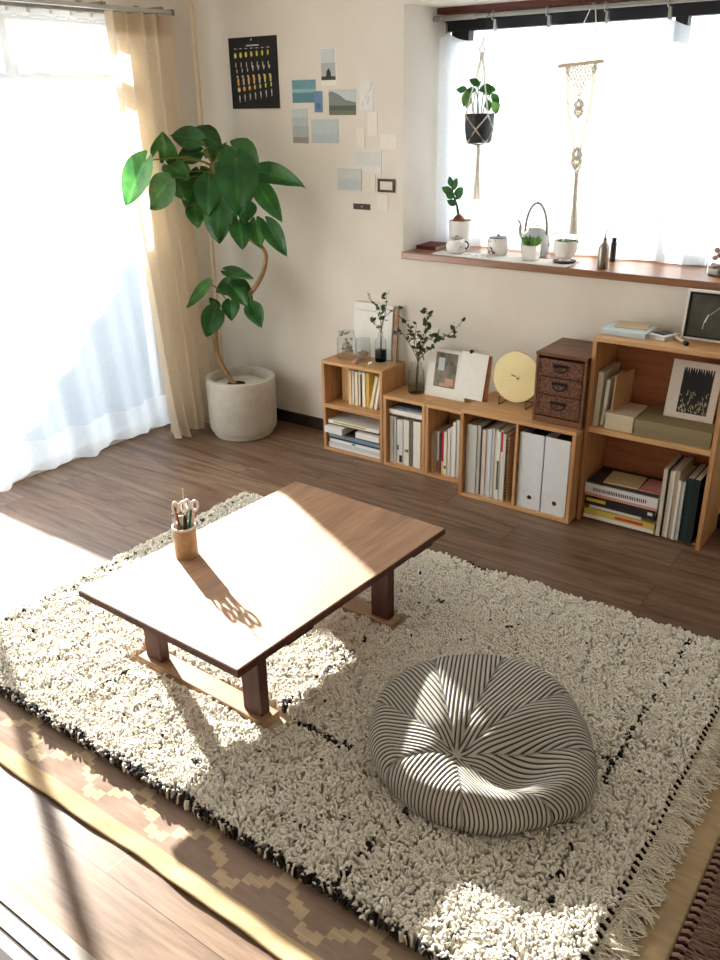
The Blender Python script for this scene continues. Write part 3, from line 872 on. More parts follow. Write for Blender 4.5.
LEAVES = [
 (-2.885, 2.49, 1.29, -2.978, 2.45, 1.14, 0.114, 'pale'),  # light through this leaf is painted in by the paler tint
 (-2.986, 2.69, 1.284, -2.939, 2.65, 1.373, 0.099, 'mid'),
 (-2.867, 2.79, 1.361, -2.985, 2.75, 1.376, 0.083, 'dark'),
 (-2.979, 2.88, 1.387, -2.814, 2.84, 1.342, 0.102, 'dark'),
 (-2.895, 2.81, 1.309, -2.981, 2.77, 1.287, 0.077, 'dark'),
 (-2.902, 2.92, 1.226, -2.859, 2.88, 1.298, 0.066, 'mid'),
 (-2.725, 2.84, 1.332, -2.569, 2.8, 1.265, 0.113, 'dark'),
 (-2.984, 2.78, 1.256, -2.986, 2.74, 1.19, 0.089, 'pale'),
 (-2.911, 2.63, 1.201, -2.986, 2.59, 1.102, 0.125, 'mid'),
 (-2.954, 2.83, 1.185, -2.985, 2.79, 1.083, 0.101, 'dark'),
 (-2.782, 2.74, 1.205, -2.757, 2.7, 1.083, 0.109, 'reflect_tint'),
 (-2.595, 2.72, 1.29, -2.56, 2.68, 1.103, 0.150, 'dark'),
 (-2.6, 2.85, 1.239, -2.36, 2.81, 1.207, 0.085, 'dark'),
 (-2.665, 2.92, 1.173, -2.524, 2.88, 1.058, 0.079, 'mid'),
 (-2.736, 2.74, 1.095, -2.715, 2.7, 0.972, 0.111, 'dark'),
 (-2.981, 2.83, 1.074, -2.925, 2.79, 1.01, 0.074, 'pale'),
 (-2.66, 2.78, 1.035, -2.61, 2.74, 0.947, 0.086, 'dark'),
 (-2.653, 2.88, 1.024, -2.603, 2.84, 0.935, 0.075, 'mid'),
 (-2.535, 2.82, 1.031, -2.416, 2.78, 0.931, 0.073, 'dark'),
 (-2.654, 2.82, 1.107, -2.623, 2.78, 1.045, 0.085, 'dark'),
 (-2.977, 2.88, 1.227, -2.922, 2.84, 1.154, 0.091, 'dark'),
 (-2.987, 2.74, 1.183, -2.905, 2.7, 1.136, 0.065, 'mid'),
 (-2.817, 2.82, 1.213, -2.816, 2.78, 1.163, 0.064, 'mid'),
 (-2.789, 2.86, 1.119, -2.725, 2.82, 1.05, 0.08, 'dark'),
 (-2.962, 2.94, 1.278, -2.838, 2.9, 1.327, 0.083, 'mid'),
 (-2.989, 2.71, 1.26, -2.85, 2.67, 1.222, 0.08, 'mid'),
 (-2.842, 2.86, 0.797, -2.669, 2.82, 0.795, 0.052, 'dark'),
 (-2.885, 2.78, 0.747, -2.981, 2.74, 0.648, 0.055, 'mid'),
 (-2.803, 2.88, 0.739, -2.884, 2.84, 0.704, 0.073, 'dark'),
 (-2.799, 2.84, 0.738, -2.676, 2.8, 0.683, 0.081, 'dark'),
 (-2.787, 2.82, 0.667, -2.749, 2.78, 0.604, 0.071, 'dark'),
 (-2.886, 2.82, 0.622, -2.915, 2.78, 0.51, 0.092, 'dark'),
 (-2.659, 2.82, 0.665, -2.578, 2.78, 0.6, 0.073, 'dark'),
 (-2.935, 2.88, 0.605, -2.933, 2.84, 0.656, 0.043, 'mid'),
 (-2.809, 2.9, 0.743, -2.704, 2.86, 0.669, 0.065, 'dark'),
]

TB = {'pale': (1.9, 1.7, 1.7), 'mid': (1.25, 1.2, 1.1), 'dark': (.78, .85, .8), 'reflect_tint': (1.0, 1.05, 1.1)}  # last kind paints reflected light into the leaf colour
def heart_leaf(B, T, w, seed):
    r_ = random.Random(seed)
    B = Vector(B); T = Vector(T); d = (T-B); L = d.length; d.normalize()
    mid = (B+T)/2; view = (Vector((0, 0, 1.5))-mid).normalized()
    view = (view + Vector((r_.uniform(-.45, .45), r_.uniform(-.3, .3), r_.uniform(-.05, .55)))).normalized()
    side = d.cross(view).normalized(); nrm = side.cross(d).normalized()
    if nrm.dot(Vector((0, 0, 1.5))-mid) < 0: nrm = -nrm
    nu, nv = 12, 16; V = []; F = []
    L2 = L*1.2
    cup = r_.uniform(.10, .25); droop = r_.uniform(.10, .26)
    for j in range(nv+1):
        v = j/nv
        wd = (math.sin(PI*min(1, v**.72))**.72)*(1-.22*v) if 0 < v < 1 else 0
        for i in range(nu+1):
            u = i/nu*2-1
            back = -.15*min(1.0, abs(u)*2.2)**1.5*(1-v)**4            # heart lobes reach behind the stalk
            a = (v+back)*L2-.04*L
            s = u*w*.64*max(wd, .0 if v > .5 else .25*(1-v))
            z = cup*abs(s)-droop*L*(v-.3)**2-.012*abs(math.sin(v*15+abs(u)*2.5))*abs(u)*w*2.0
            z += .10*w*math.sin(u*3+seed)*v
            V.append(B+d*a+side*s+nrm*z)
    for j in range(nv):
        for i in range(nu):
            a = j*(nu+1)+i
            F.append((a, a+1, a+nu+2, a+nu+1))
    return V, F
def foliage(rows, name, root, nodes, lab=None):
    mb = MB(); cols = []; st = MB()
    for k, (bx, by, bz, tx, ty, tz, w, kind) in enumerate(rows):
        V, F = heart_leaf((bx, by, bz), (tx, ty, tz), w, 100+k)
        mb.add(V, F)
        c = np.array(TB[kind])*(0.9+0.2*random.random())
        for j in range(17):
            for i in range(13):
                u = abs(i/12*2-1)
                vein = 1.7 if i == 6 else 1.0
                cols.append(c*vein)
        n = min(nodes, key=lambda q: (Vector(q)-Vector((bx, by, bz))).length)
        n = Vector(n); b = Vector((bx, by, bz))
        md = (n+b)/2+Vector((0, 0, .02))
        st.tube(smooth_path([n, md, b], 4), .0026, 5)
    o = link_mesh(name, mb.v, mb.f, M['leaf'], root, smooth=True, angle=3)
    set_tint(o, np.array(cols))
    part('leaf_stalks', st, plain('green_leaf_stalk', (112, 120, 62), .6), root, smooth=True)
    return o
foliage(LEAVES, 'foliage', t, [tuple(p) for p in tp[26:]]+[tuple(p) for p in tp[30:44]])

# ---------------------------------------------------------------- wooden shelf boxes
def crate(label, x0, x1, y0, y1, z1, shelves=(), dividers=(), th=.015, back='pine', name='shelf_box', bottom=.012, recess=0.0):
    t = thing(name, label, 'shelf', ((x0+x1)/2, (y0+y1)/2, 0), 'wooden shelf boxes along the wall')
    part('top_board', MB().box(x0, x1, y0, y1, z1-th, z1), M['pine'], t, bevel=.0015)
    part('bottom_board', MB().box(x0+th, x1-th, y0+recess, y1-.008, 0, bottom), M['cedar' if recess else 'pine'], t, bevel=.001)
    for xa in (x0, x1-th):
        part('side_board', MB().box(xa, xa+th, y0, y1, 0, z1-th), M['pine_z'], t, bevel=.0015)
    part('back_board', MB().box(x0+th, x1-th, y1-.008, y1, 0, z1-th), M[back], t)
    for zs in shelves:
        part('middle_shelf', MB().box(x0+th, x1-th, y0, y1-.008, zs-.020, zs), M['pine'], t, bevel=.001)
    for xd in dividers:
        part('divider', MB().box(xd-.005, xd+.005, y0+.004, y1-.008, bottom, z1-th), M['pine_z'], t)
    return t
YW = 3.110
crate('two-tier pine box at the left end of the row, jars on top', -2.353, -2.018, 2.928, YW, .432, (.229,))
crate('low pine box under the glass vase, beside the two-tier box', -2.012, -1.797, 2.925, YW, .328)
crate('low narrow pine box under the white framed photo', -1.795, -1.590, 2.925, YW, .328)
crate('wide pine box holding two white file boxes, clock on top', -1.572, -1.086, 2.830, YW, .375, (), (-1.326,))
crate('tall two-tier cedar-backed pine box at the right end', -1.080, -.612, 2.890, YW, .722, (.385,), (), .016, 'cedar', recess=.035)

# ---------------------------------------------------------------- books
CREAM, WHT, GREYW, YEL, BLK = (226, 214, 186), (234, 232, 226), (206, 206, 202), (214, 180, 84), (44, 42, 44)
ORD = ['first', 'second', 'third', 'fourth', 'fifth', 'sixth', 'seventh', 'eighth', 'ninth', 'tenth', 'eleventh', 'twelfth']
def vbook(x, y, z, w, h, d, c, label, group, lean=0.0, band=None, pages=True):
    """upright book, spine facing the room, lower left front corner at x,y,z"""
    R = roty(lean); o = (x, y, z)
    th = min(.0018, w*.2)
    z += w*math.sin(max(lean, 0)); o = (x, y, z)
    t = thing('book', label, 'book', (x+w/2, y+d/2, z), group)
    cv = MB().box(0, th, 0, d, 0, h, R, o).box(w-th, w, 0, d, 0, h, R, o).box(th, w-th, 0, th, 0, h, R, o)
    part('cover', cv, colr(c), t)
    part('pages', MB().box(th, w-th, th, d-.003, .003, h-.003, R, o), M['pages'], t)
    if band:
        part('spine_label', MB().box(w*.12, w*.88, -.0004, .0002, h*band[1], h*band[2], R, o), colr(band[0]), t)
    return t
def vrow(x0, x1, y, z, specs, where, group, depth=.12):
    """specs: (width, height, colour, colour word, band, lean, gap)"""
    tot = sum(s[0] for s in specs); k = 0
    x = x0; sc = 1.0
    for i, s in enumerate(specs):
        w, h, c, cw = s[:4]; band = s[4] if len(s) > 4 else None; lean = s[5] if len(s) > 5 else 0; gap = s[6] if len(s) > 6 else 0
        x += gap
        vbook(x, y+(i*7 % 5)*.002, z, w, h, depth, c, '%s book, %s from left in %s' % (cw, ORD[i], where), group, lean, band)
        x += w+.0009
def hbook(x0, x1, y0, y1, z, th, c, label, group, rz=0.0, spine=None, name='book', cat='book'):
    cx, cy = (x0+x1)/2, (y0+y1)/2; R = rotz(rz); o = (cx, cy, z)
    hx, hy = (x1-x0)/2, (y1-y0)/2; e = min(.0016, th*.2)
    t = thing(name, label, cat, (cx, cy, z), group)
    part('cover', MB().box(-hx, hx, -hy, hy, 0, e, R, o).box(-hx, hx, -hy, hy, th-e, th, R, o).box(-hx, hx, -hy, -hy+e, e, th-e, R, o), colr(c), t)
    part('pages', MB().box(-hx+.002, hx-.002, -hy+e, hy-.003, e, th-e, R, o), M['pages'], t)
    if spine:
        for (a, b, cc) in spine:
            part('spine_label', MB().box(-hx+2*hx*a, -hx+2*hx*b, -hy-.0004, -hy+.0002, th*.25, th*.75, R, o), colr(cc), t)
    return t

# upper cubby of the two-tier box
g = 'books in the upper cubby of the left box'
vrow(-2.236, -2.04, 2.975, .2295, [
    (.015, .160, (222, 196, 156), 'pale tan'), (.010, .163, (236, 228, 212), 'ivory'), (.005, .158, (120, 84, 56), 'thin brown'),
    (.017, .160, CREAM, 'cream'), (.014, .162, (232, 222, 198), 'pale cream'), (.005, .150, (90, 66, 50), 'thin dark'),
    (.018, .161, (238, 232, 218), 'off-white'), (.017, .160, (222, 184, 88), 'mustard yellow')], 'the upper cubby of the left box', g, .115)
vbook(-2.120, 2.972, .2295, .016, .158, .11, (228, 214, 176), 'pale yellow book leaning right in the upper left cubby', g, .22)
vbook(-2.098, 2.976, .2295, .014, .158, .11, (240, 234, 220), 'white book leaning at the right end of the upper left cubby', g, .19)
vbook(-2.300, 3.01, .2295, .045, .165, .08, (206, 166, 112), 'added tan block for the visible wood back at the left of the upper left cubby', g)  # added book shape standing for the bare back board
# lower cubby: lying magazines
g = 'magazines lying in the lower cubby of the left box'
z = .0125
for (x0, x1, y0, y1, th, c, lab, rz, sp) in [
    (-2.334, -2.040, 2.940, 3.09, .014, (232, 232, 230), 'white magazine at the bottom of the lower left cubby', 0, None),
    (-2.330, -2.042, 2.936, 3.085, .012, (214, 214, 216), 'pale grey magazine second from bottom in the lower left cubby', .01, None),
    (-2.331, -2.041, 2.944, 3.09, .016, (238, 236, 232), 'thick white magazine third from bottom in the lower left cubby', -.01, [(.45, .52, (70, 120, 130))]),
    (-2.330, -2.040, 2.940, 3.085, .010, (66, 76, 88), 'dark slate magazine in the middle of the lower left cubby', 0, None),
    (-2.331, -2.040, 2.938, 3.085, .014, (140, 160, 172), 'blue-grey magazine in the middle of the lower left cubby', 0, [(.3, .9, (112, 138, 156))]),
    (-2.332, -2.046, 2.946, 3.088, .010, (60, 52, 48), 'black magazine above the blue-grey one in the lower left cubby', .01, None),
    (-2.170, -2.040, 2.930, 3.07, .026, (240, 238, 234), 'white booklet at the upper right of the lower left cubby', 0, None)]:
    hbook(x0, x1, y0, y1, z, th, c, lab, g, rz, sp); z += th+.0008
zb = z-.0268
o = hbook(-2.336, -2.235, 2.915, 3.05, zb, .030, (236, 234, 230), 'thick white booklet poking out at the left of the lower left cubby', g, 0)
zt = z+.0045
hbook(-2.330, -2.036, 2.945, 3.09, zt, .008, (92, 66, 48), 'brown covered magazine near the top of the lower left cubby', g, 0)
hbook(-2.332, -2.050, 2.940, 3.08, zt+.0085, .016, (238, 236, 230), 'white magazine with yellow-green spine topmost in the lower left cubby', g, .015, [(.1, .75, (186, 180, 84))])

# box under the vase
g = 'books in the box under the vase'
vrow(-1.990, -1.81, 2.945, .0125, [
    (.018, .218, (206, 200, 184), 'pale grey'), (.012, .216, (196, 198, 194), 'light grey'), (.014, .205, (226, 222, 212), 'off-white', ((60, 96, 104), .30, .42)),
    (.020, .208, (216, 212, 204), 'stone-white', ((40, 44, 52), .04, .2)), (.010, .212, (232, 228, 218), 'slim white'),
    (.022, .214, (228, 222, 206), 'ivory', ((90, 96, 110), .3, .36)), (.014, .206, (120, 112, 104), 'taupe'), (.018, .214, (236, 232, 222), 'white'),
    (.024, .216, (232, 226, 212), 'wide cream')], 'the box under the glass vase', g, .13)
hbook(-1.993, -1.815, 2.955, 3.08, .2350, .008, (150, 116, 70), 'brown notebook lying on the upright books under the vase', g, .02)
hbook(-1.992, -1.816, 2.943, 3.07, .2445, .020, (236, 234, 232), 'thick white book lying topmost in the box under the vase', g, -.01)
hbook(-1.975, -1.835, 2.965, 3.07, .2660, .010, (80, 86, 100), 'dark blue-grey notebook lying above the thick white book', g, .03)
# narrow box
g = 'books in the narrow box under the framed photo'
vrow(-1.776, -1.62, 2.948, .0125, [
    (.012, .185, (196, 184, 160), 'beige', ((212, 178, 60), .02, .25)), (.010, .188, (168, 160, 150), 'grey-brown'),
    (.012, .190, (210, 200, 180), 'tan', ((190, 60, 56), .02, .3)), (.008, .184, (96, 90, 84), 'dark grey'),
    (.016, .195, (186, 48, 52), 'red', ((222, 196, 120), .0, .3)), (.014, .200, (226, 220, 206), 'cream', ((60, 110, 90), .15, .22)),
    (.013, .215, (232, 230, 222), 'white'), (.012, .225, (224, 220, 210), 'pale grey-white'),
    (.014, .250, (240, 238, 232), 'tall white'), (.014, .262, (214, 220, 216), 'tallest pale green-grey')], 'the narrow box under the framed photo', g, .13)
# wide box, left half
g = 'books beside the white file boxes'
vrow(-1.552, -1.34, 2.850, .0125, [
    (.046, .298, (208, 208, 202), 'wide light grey'), (.014, .300, (198, 198, 194), 'grey'), (.008, .290, (52, 50, 52), 'thin black'),
    (.016, .286, (214, 202, 186), 'beige'), (.012, .290, (226, 208, 200), 'pale pink'), (.012, .296, (208, 220, 226), 'pale blue'),
    (.009, .300, (238, 238, 236), 'slim white'), (.014, .296, (224, 222, 200), 'pale green'), (.012, .292, (236, 234, 230), 'white', ((74, 92, 60), .15, .58)),
    (.011, .298, (238, 236, 232), 'white', ((190, 44, 44), .7, .99)), (.012, .288, (214, 208, 196), 'stone')], 'the wide box left of the file boxes', g, .2)
t = thing('spiral_notebook', 'spiral bound notebook beside the divider of the wide box', 'notebook', (-1.366, 2.95, .0125))
part('cover', MB().box(-1.3725, -1.3655, 2.856, 3.06, .0125, .290), colr((190, 160, 130)), t)
mb = MB()
for k in range(20):
    mb.tube([(-1.369+.004*math.cos(a), 2.853, .024+k*.0132+.004*math.sin(a)) for a in np.linspace(0, 2*PI, 8, endpoint=False)], .0011, 4, True)
part('spiral_binding', mb, M['dark_metal'], t)

# two white file boxes
for i, (xa, lab) in enumerate(((-1.316, 'white plastic file box with finger hole, left of the pair'), (-1.211, 'white plastic file box with finger hole, right of the pair'))):
    xb = xa+.100
    t = thing('file_box', lab, 'file box', ((xa+xb)/2, 2.97, .0125), 'white file boxes')
    xc, zc, rh = (xa+xb)/2+.004, .062, .0095
    # front panel with a real finger hole
    mb = MB(); n = 24; vs = []; fs = []
    z0, z1 = .0125, .328
    for yy in (2.846, 2.849):
        for k in range(n):
            a = 2*PI*k/n; vs.append((xc+rh*math.cos(a), yy, zc+rh*math.sin(a)))
        for k in range(n):
            a = 2*PI*k/n; c_, s_ = math.cos(a), math.sin(a); q = max(abs(c_), abs(s_)); c_, s_ = c_/q, s_/q
            vs.append((xb if c_ > .99 else xa if c_ < -.99 else lerp(xa, xb, (c_+1)/2), yy, (z1 if s_ > .99 else z0 if s_ < -.99 else lerp(z0, zc*2-z0 if s_ < 0 else z1, (s_+1)/2))))
    for k in range(n):
        k2 = (k+1) % n
        fs.append((k, k2, n+k2, n+k)); fs.append((2*n+k2, 2*n+k, 3*n+k, 3*n+k2)); fs.append((k2, k, 2*n+k, 2*n+k2))
    mb.add(vs, fs)
    part('front_panel', mb, M['file_white'], t)
    part('body', MB().box(xa, xa+.0025, 2.849, 3.095, z0, z1-.004).box(xb-.0025, xb, 2.849, 3.095, z0, z1-.004).box(xa+.0025, xb-.0025, 2.849, 3.095, z0, z0+.003).box(xa+.0025, xb-.0025, 3.092, 3.095, z0+.003, z1-.08), M['file_white'], t)
    part('papers', MB().box(xa+.006, xb-.02, 2.88, 3.085, z0+.004, z1-.03), colr((120, 112, 100)), t)

# tall right box: middle compartment
g = 'things in the middle compartment of the tall box'
zs = .3858
vbook(-1.061, 2.915, zs, .020, .205, .16, (214, 206, 186), 'tall cream file at the left of the tall box middle compartment', g, .02)
vbook(-1.036, 2.925, zs, .012, .178, .15, (232, 228, 214), 'white upright book beside the cream file in the tall box', g, .06)
vbook(-1.018, 2.935, zs, .010, .192, .15, (190, 156, 112), 'brown kraft folder leaning above the beige box', g, .075) if False else None
t = thing('storage_box', 'beige lidded cardboard box in the tall shelf, middle compartment', 'box', (-.963, 2.98, zs))
part('box_body', MB().box(-1.012, -.908, 2.905, 3.06, zs, zs+.050), colr((206, 192, 164)), t, bevel=.001)
part('lid', MB().box(-1.0135, -.9065, 2.9035, 3.0615, zs+.050, zs+.062), colr((212, 198, 170)), t, bevel=.001)
t = thing('storage_box', 'wide olive-grey box under the leaning photo board', 'box', (-.768, 2.98, zs))
part('box_body', MB().box(-.900, -.634, 2.898, 3.095, zs, zs+.030), colr((138, 124, 92)), t, bevel=.001)
part('lid', MB().box(-.9015, -.6325, 2.8965, 3.0965, zs+.030, zs+.060), colr((146, 132, 98)), t, bevel=.001)
t = single('kraft_folder', 'brown kraft folder standing upright on the beige box', 'folder', MB().box(0, .008, 0, .125, 0, .135, roty(.03) @ rotz(-.18), (-1.004, 2.93, zs+.0625)), colr((190, 150, 108)), (-1.0, 2.99, zs+.0625))
R = rotx(-.24); o3 = (-.741, 2.985, zs+.0615)
t = thing('photo_board', 'pale board with a dark night photo, leaning on the olive-grey box', 'picture', o3)
part('board', MB().box(-.089, .083, 0, .005, 0, .205, R, o3), colr((226, 216, 204)), t, bevel=.001)
part('print', MB().box(-.047, .057, -.0006, .0002, .022, .182, R, o3), colr((28, 30, 32), .5), t)
mb = MB(); r_ = random.Random(4)
for k in range(70):
    x = -.044+.098*r_.random(); zz = .024+.075*r_.random()**1.6; l = .004+.010*r_.random(); a = r_.uniform(-.9, .9)
    dx, dz = math.sin(a)*l, math.cos(a)*l
    x = min(max(x, -.038), .048)
    mb.add([(x-.0012, -.0009, zz), (x+.0012, -.0009, zz), (x+dx+.0008, -.0009, zz+dz), (x+dx-.0008, -.0009, zz+dz)], [(0, 1, 2, 3)], R, o3)
part('pale_grasses', mb, colr((206, 200, 160)), t)
mb = MB()
for k in range(12):
    x = -.045+k*.0085; mb.add([(x, -.0009, .182), (x+.004, -.0009, .182), (x+.002, -.0009, .172-.006*(k % 3))], [(0, 1, 2)], R, o3)
part('skyline', mb, colr((226, 216, 204)), t)

# bottom compartment of the tall box: stack
g = 'books stacked in the bottom of the tall box'
z = .0125
for (x0, x1, y0, th, c, lab, rz, sp) in [
    (-1.058, -.785, 2.905, .013, (236, 234, 226), 'white magazine at the bottom of the tall box stack', 0, None),
    (-1.056, -.786, 2.903, .020, (214, 186, 96), 'yellow magazine with red spine mark, second in the stack', .005, [(.45, .85, (202, 74, 62))]),
    (-1.040, -.840, 2.915, .012, (232, 230, 228), 'short white booklet third from the bottom in the stack', 0, None),
    (-1.060, -.786, 2.907, .008, (52, 50, 50), 'black magazine in the middle of the stack', -.01, None),
    (-1.056, -.788, 2.903, .022, (44, 42, 42), 'thick black book with yellow spine corner in the stack', 0, [(.02, .30, (216, 176, 50)), (.9, .97, (220, 218, 210))]),
    (-1.060, -.785, 2.909, .011, (214, 150, 130), 'salmon pink book under the big white book', 0, None),
    (-1.062, -.784, 2.905, .032, (228, 226, 224), 'big white book with dark lettering near the top of the stack', 0, None),
    (-1.058, -.786, 2.912, .008, (70, 58, 56), 'dark brown book on top of the big white one', 0, None)]:
    th *= 1.16
    t = hbook(x0, x1, y0, 3.075, z, th, c, lab, g, rz, sp)
    if 'lettering' in lab:
        mb = MB(); x = -1.030; r_ = random.Random(3)
        while x < -.83:
            w = .003+.004*r_.random(); mb.box(x, x+w*.7, y0-.0006, y0+.0002, z+.010, z+.024); x += w+.0016
        part('spine_lettering', mb, colr((60, 60, 64)), t)
    z += th+.0008
hbook(-1.000, -.870, 2.92, 3.04, z, .005, (206, 184, 140), 'tan card lying on the left of the stack top', g, .05)
hbook(-.862, -.786, 2.92, 3.04, z, .005, (198, 130, 124), 'dusty pink booklet lying on the right of the stack top', g, 0)
g = 'upright books at the right of the tall box bottom'
vrow(-.776, -.63, 2.90, .0125, [
    (.014, .268, (206, 196, 180), 'beige'), (.005, .266, (60, 52, 48), 'thin dark'), (.014, .262, (220, 214, 200), 'off-white'), (.005, .268, (238, 234, 224), 'thin white'),
    (.014, .270, (196, 180, 154), 'tan'), (.010, .236, (232, 230, 224), 'shorter white'), (.012, .232, (210, 212, 210), 'shorter grey'),
    (.026, .250, (36, 56, 54), 'dark green'), (.022, .252, (40, 44, 44), 'charcoal')], 'the bottom right of the tall box', g, .17)

# ---------------------------------------------------------------- on top of the left box
t = thing('poster_card', 'white poster card leaning on the wall behind the glass jars', 'picture', (-2.18, 3.07, .432))
R = rotx(-.07); o3 = (-2.185, 3.088, .4325)
part('card', MB().box(-.105, .105, 0, .004, 0, .240, R, o3), M['paper'], t, bevel=.0005)
part('print_line', MB().box(-.095, .08, -.0005, .0002, .205, .209, R, o3), colr((206, 204, 198)), t)
single('wooden_stick', 'tall narrow brown wooden board leaning beside the white poster', 'board', MB().box(-.012, .010, 0, .008, 0, .245, rotx(-.10), (-2.055, 3.075, .4325)), M['foot_wood'], (-2.055, 3.08, .4325))
def glass_vessel(name, label, cat, x, y, z, prof, extra=None, group=None):
    t = thing(name, label, cat, (x, y, z), group)
    part('glass_body', MB().lathe([(r, h) for r, h in prof], 28, o=(x, y, z)), M['glass'], t, smooth=True)
    return t
def jarprof(r, h, neck=None, t=.0018):
    p = [(0, 0), (r*.9, 0), (r, .004), (r, h*.72)]
    p += [(neck or r, h*.86), (neck or r, h)]
    return p+[((neck or r)+.0012, h+.0012), ((neck or r)-.0012, h+.0012), ((neck or r)-.0012, h-.001)]
t = glass_vessel('glass_jar', 'wide glass jar of dried flowers at the left on the pine box', 'jar', -2.268, 3.010, .432, jarprof(.044, .125, .036))
mb = MB(); r_ = random.Random(8)
for k in range(26):
    a = r_.random()*6.28; rr = r_.random()*.030; h = .02+.1*r_.random()
    c = Vector((-2.268+rr*math.cos(a), 3.010+rr*math.sin(a), .432+h))
    mb.lathe([(0, -.007), (.006, -.003), (.009, .002), (.005, .006), (0, .006)], 8, rotx(r_.random()*2), c)
part('dried_petals', mb, mottled('faded_flower_petals', (196, 186, 172), (140, 132, 126), 50, .9), t)
t = glass_vessel('glass_jar', 'smaller glass jar of shells beside the wide jar', 'jar', -2.184, 3.02, .432, jarprof(.034, .10, .030))
mb = MB()
for k in range(18):
    a = r_.random()*6.28; rr = r_.random()*.022; h = .010+.035*r_.random()
    mb.lathe([(0, -.006), (.006, -.002), (.006, .003), (0, .006)], 7, rotx(r_.random()*3), (-2.184+rr*math.cos(a), 3.02+rr*math.sin(a), .432+h))
part('shells', mb, mottled('tan_shells', (206, 172, 140), (150, 120, 100), 60, .7), t)
t = glass_vessel('glass_bottle', 'clear glass bottle with bluish water holding a twig', 'bottle', -2.113, 3.055, .432, jarprof(.026, .130, .012))
part('water', MB().lathe([(0, .003), (.022, .003), (.0235, .006), (.0235, .05), (0, .05)], 24, o=(-2.113, 3.055, .432)), thin_glass('bluish_water', (226, 236, 241), .2), t, smooth=True)
t = glass_vessel('drinking_glass', 'small clear tumbler at the right edge of the pine box', 'glass', -2.070, 2.995, .432, jarprof(.026, .072))
single('white_stone', 'small white stone lying in front of the glass bottle', 'stone', MB().lathe([(0, 0), (.010, .001), (.013, .006), (.008, .012), (0, .013)], 14, o=(-2.120, 2.985, .432)), M['white_ceramic'], (-2.120, 2.985, .432), smooth=True)
single('shell', 'pinkish tan shell lying in front of the small glass jar', 'shell', MB().lathe([(0, 0), (.014, .001), (.016, .005), (.008, .014), (0, .017)], 9, o=(-2.190, 2.967, .432)), colr((204, 158, 130)), (-2.190, 2.967, .432), smooth=True)

def branch(label, stems, leafn, seed, size=.016):
    r_ = random.Random(seed); base = stems[0][0]
    t = thing('leafy_branch', label, 'branch', base)
    mb = MB(); lf = MB()
    for st in stems:
        P = smooth_path(st, 6); n = len(P)
        mb.tube(P, [lerp(.0020, .0009, i/(n-1)) for i in range(n)], 5)
        for k in range(leafn):
            i = int(lerp(n*.45, n-1, k/(leafn-1))) if leafn > 1 else n-1
            a = P[min(i, n-1)]; d = Vector((r_.uniform(-1, 1), r_.uniform(-.8, .8), r_.uniform(-.5, 1))).normalized()
            s = d.cross(Vector((r_.uniform(-1, 1), r_.uniform(-1, 1), r_.uniform(-1, 1)))).normalized()
            L = size*(.8+.6*r_.random()); w = L*.30
            nn = d.cross(s)*L*.12
            lf.add([a, a+d*L*.35+s*w+nn, a+d*L*.35-s*w+nn, a+d*L*.75+s*w*.7+nn, a+d*L*.75-s*w*.7+nn, a+d*L], [(0, 1, 2), (1, 3, 4, 2), (3, 5, 4)])
    part('twigs', mb, M['twig'], t, smooth=True)
    o = part('leaves', lf, M['leaf_grey'], t)
    set_tint(o, np.ones((len(lf.v), 3)))
    return t
b0 = (-2.113, 3.055, .445)
nk = (-2.110, 3.055, .558)
branch('sparse dark-leaved twig rising from the clear bottle by the poster', [
    [b0, nk, (-2.115, 3.0, .62), (-2.123, 2.99, .63)], [b0, nk, (-2.09, 3.02, .66), (-2.082, 3.0, .69), (-2.14, 3.0, .724)],
    [b0, nk, (-2.07, 3.03, .66), (-2.05, 3.01, .71), (-2.047, 3.0, .759)], [b0, nk, (-2.06, 3.0, .64), (-1.99, 3.0, .70)]], 8, 3, .024)
V0 = (-1.908, 3.030, .328)
t = glass_vessel('glass_vase', 'clear glass vase of twigs on the low box right of the jars', 'vase', *V0, jarprof(.036, .135, .022, .002))
part('water', MB().lathe([(0, .003), (.030, .003), (.0335, .006), (.0335, .035), (0, .035)], 28, o=V0), thin_glass('clear_water', (244, 247, 246), .2), t, smooth=True)
vb = (-1.908, 3.030, .338); vn = (-1.900, 3.030, .464)
branch('bushy dark-leaved branches spreading from the glass vase', [
    [vb, vn, (-1.95, 3.02, .56), (-1.98, 3.0, .60), (-2.0, 2.98, .585)], [vb, vn, (-1.91, 3.02, .58), (-1.927, 3.0, .62), (-1.96, 3.0, .65)], [vb, vn, (-1.86, 3.01, .60), (-1.841, 3.0, .66), (-1.841, 3.0, .71)],
    [vb, vn, (-1.85, 3.0, .56), (-1.80, 3.0, .60), (-1.765, 3.0, .605), (-1.709, 3.0, .617)], [vb, vn, (-1.80, 3.0, .57), (-1.72, 3.0, .63), (-1.675, 3.0, .678)],
    [vb, vn, (-1.84, 3.0, .53), (-1.80, 2.99, .555)], [vb, vn, (-1.87, 3.0, .57), (-1.868, 3.0, .61)], [vb, vn, (-1.90, 3.0, .56), (-1.89, 3.0, .64)], [vb, vn, (-1.86, 3.0, .55), (-1.83, 2.98, .62), (-1.815, 2.98, .65)]], 10, 5, .026)

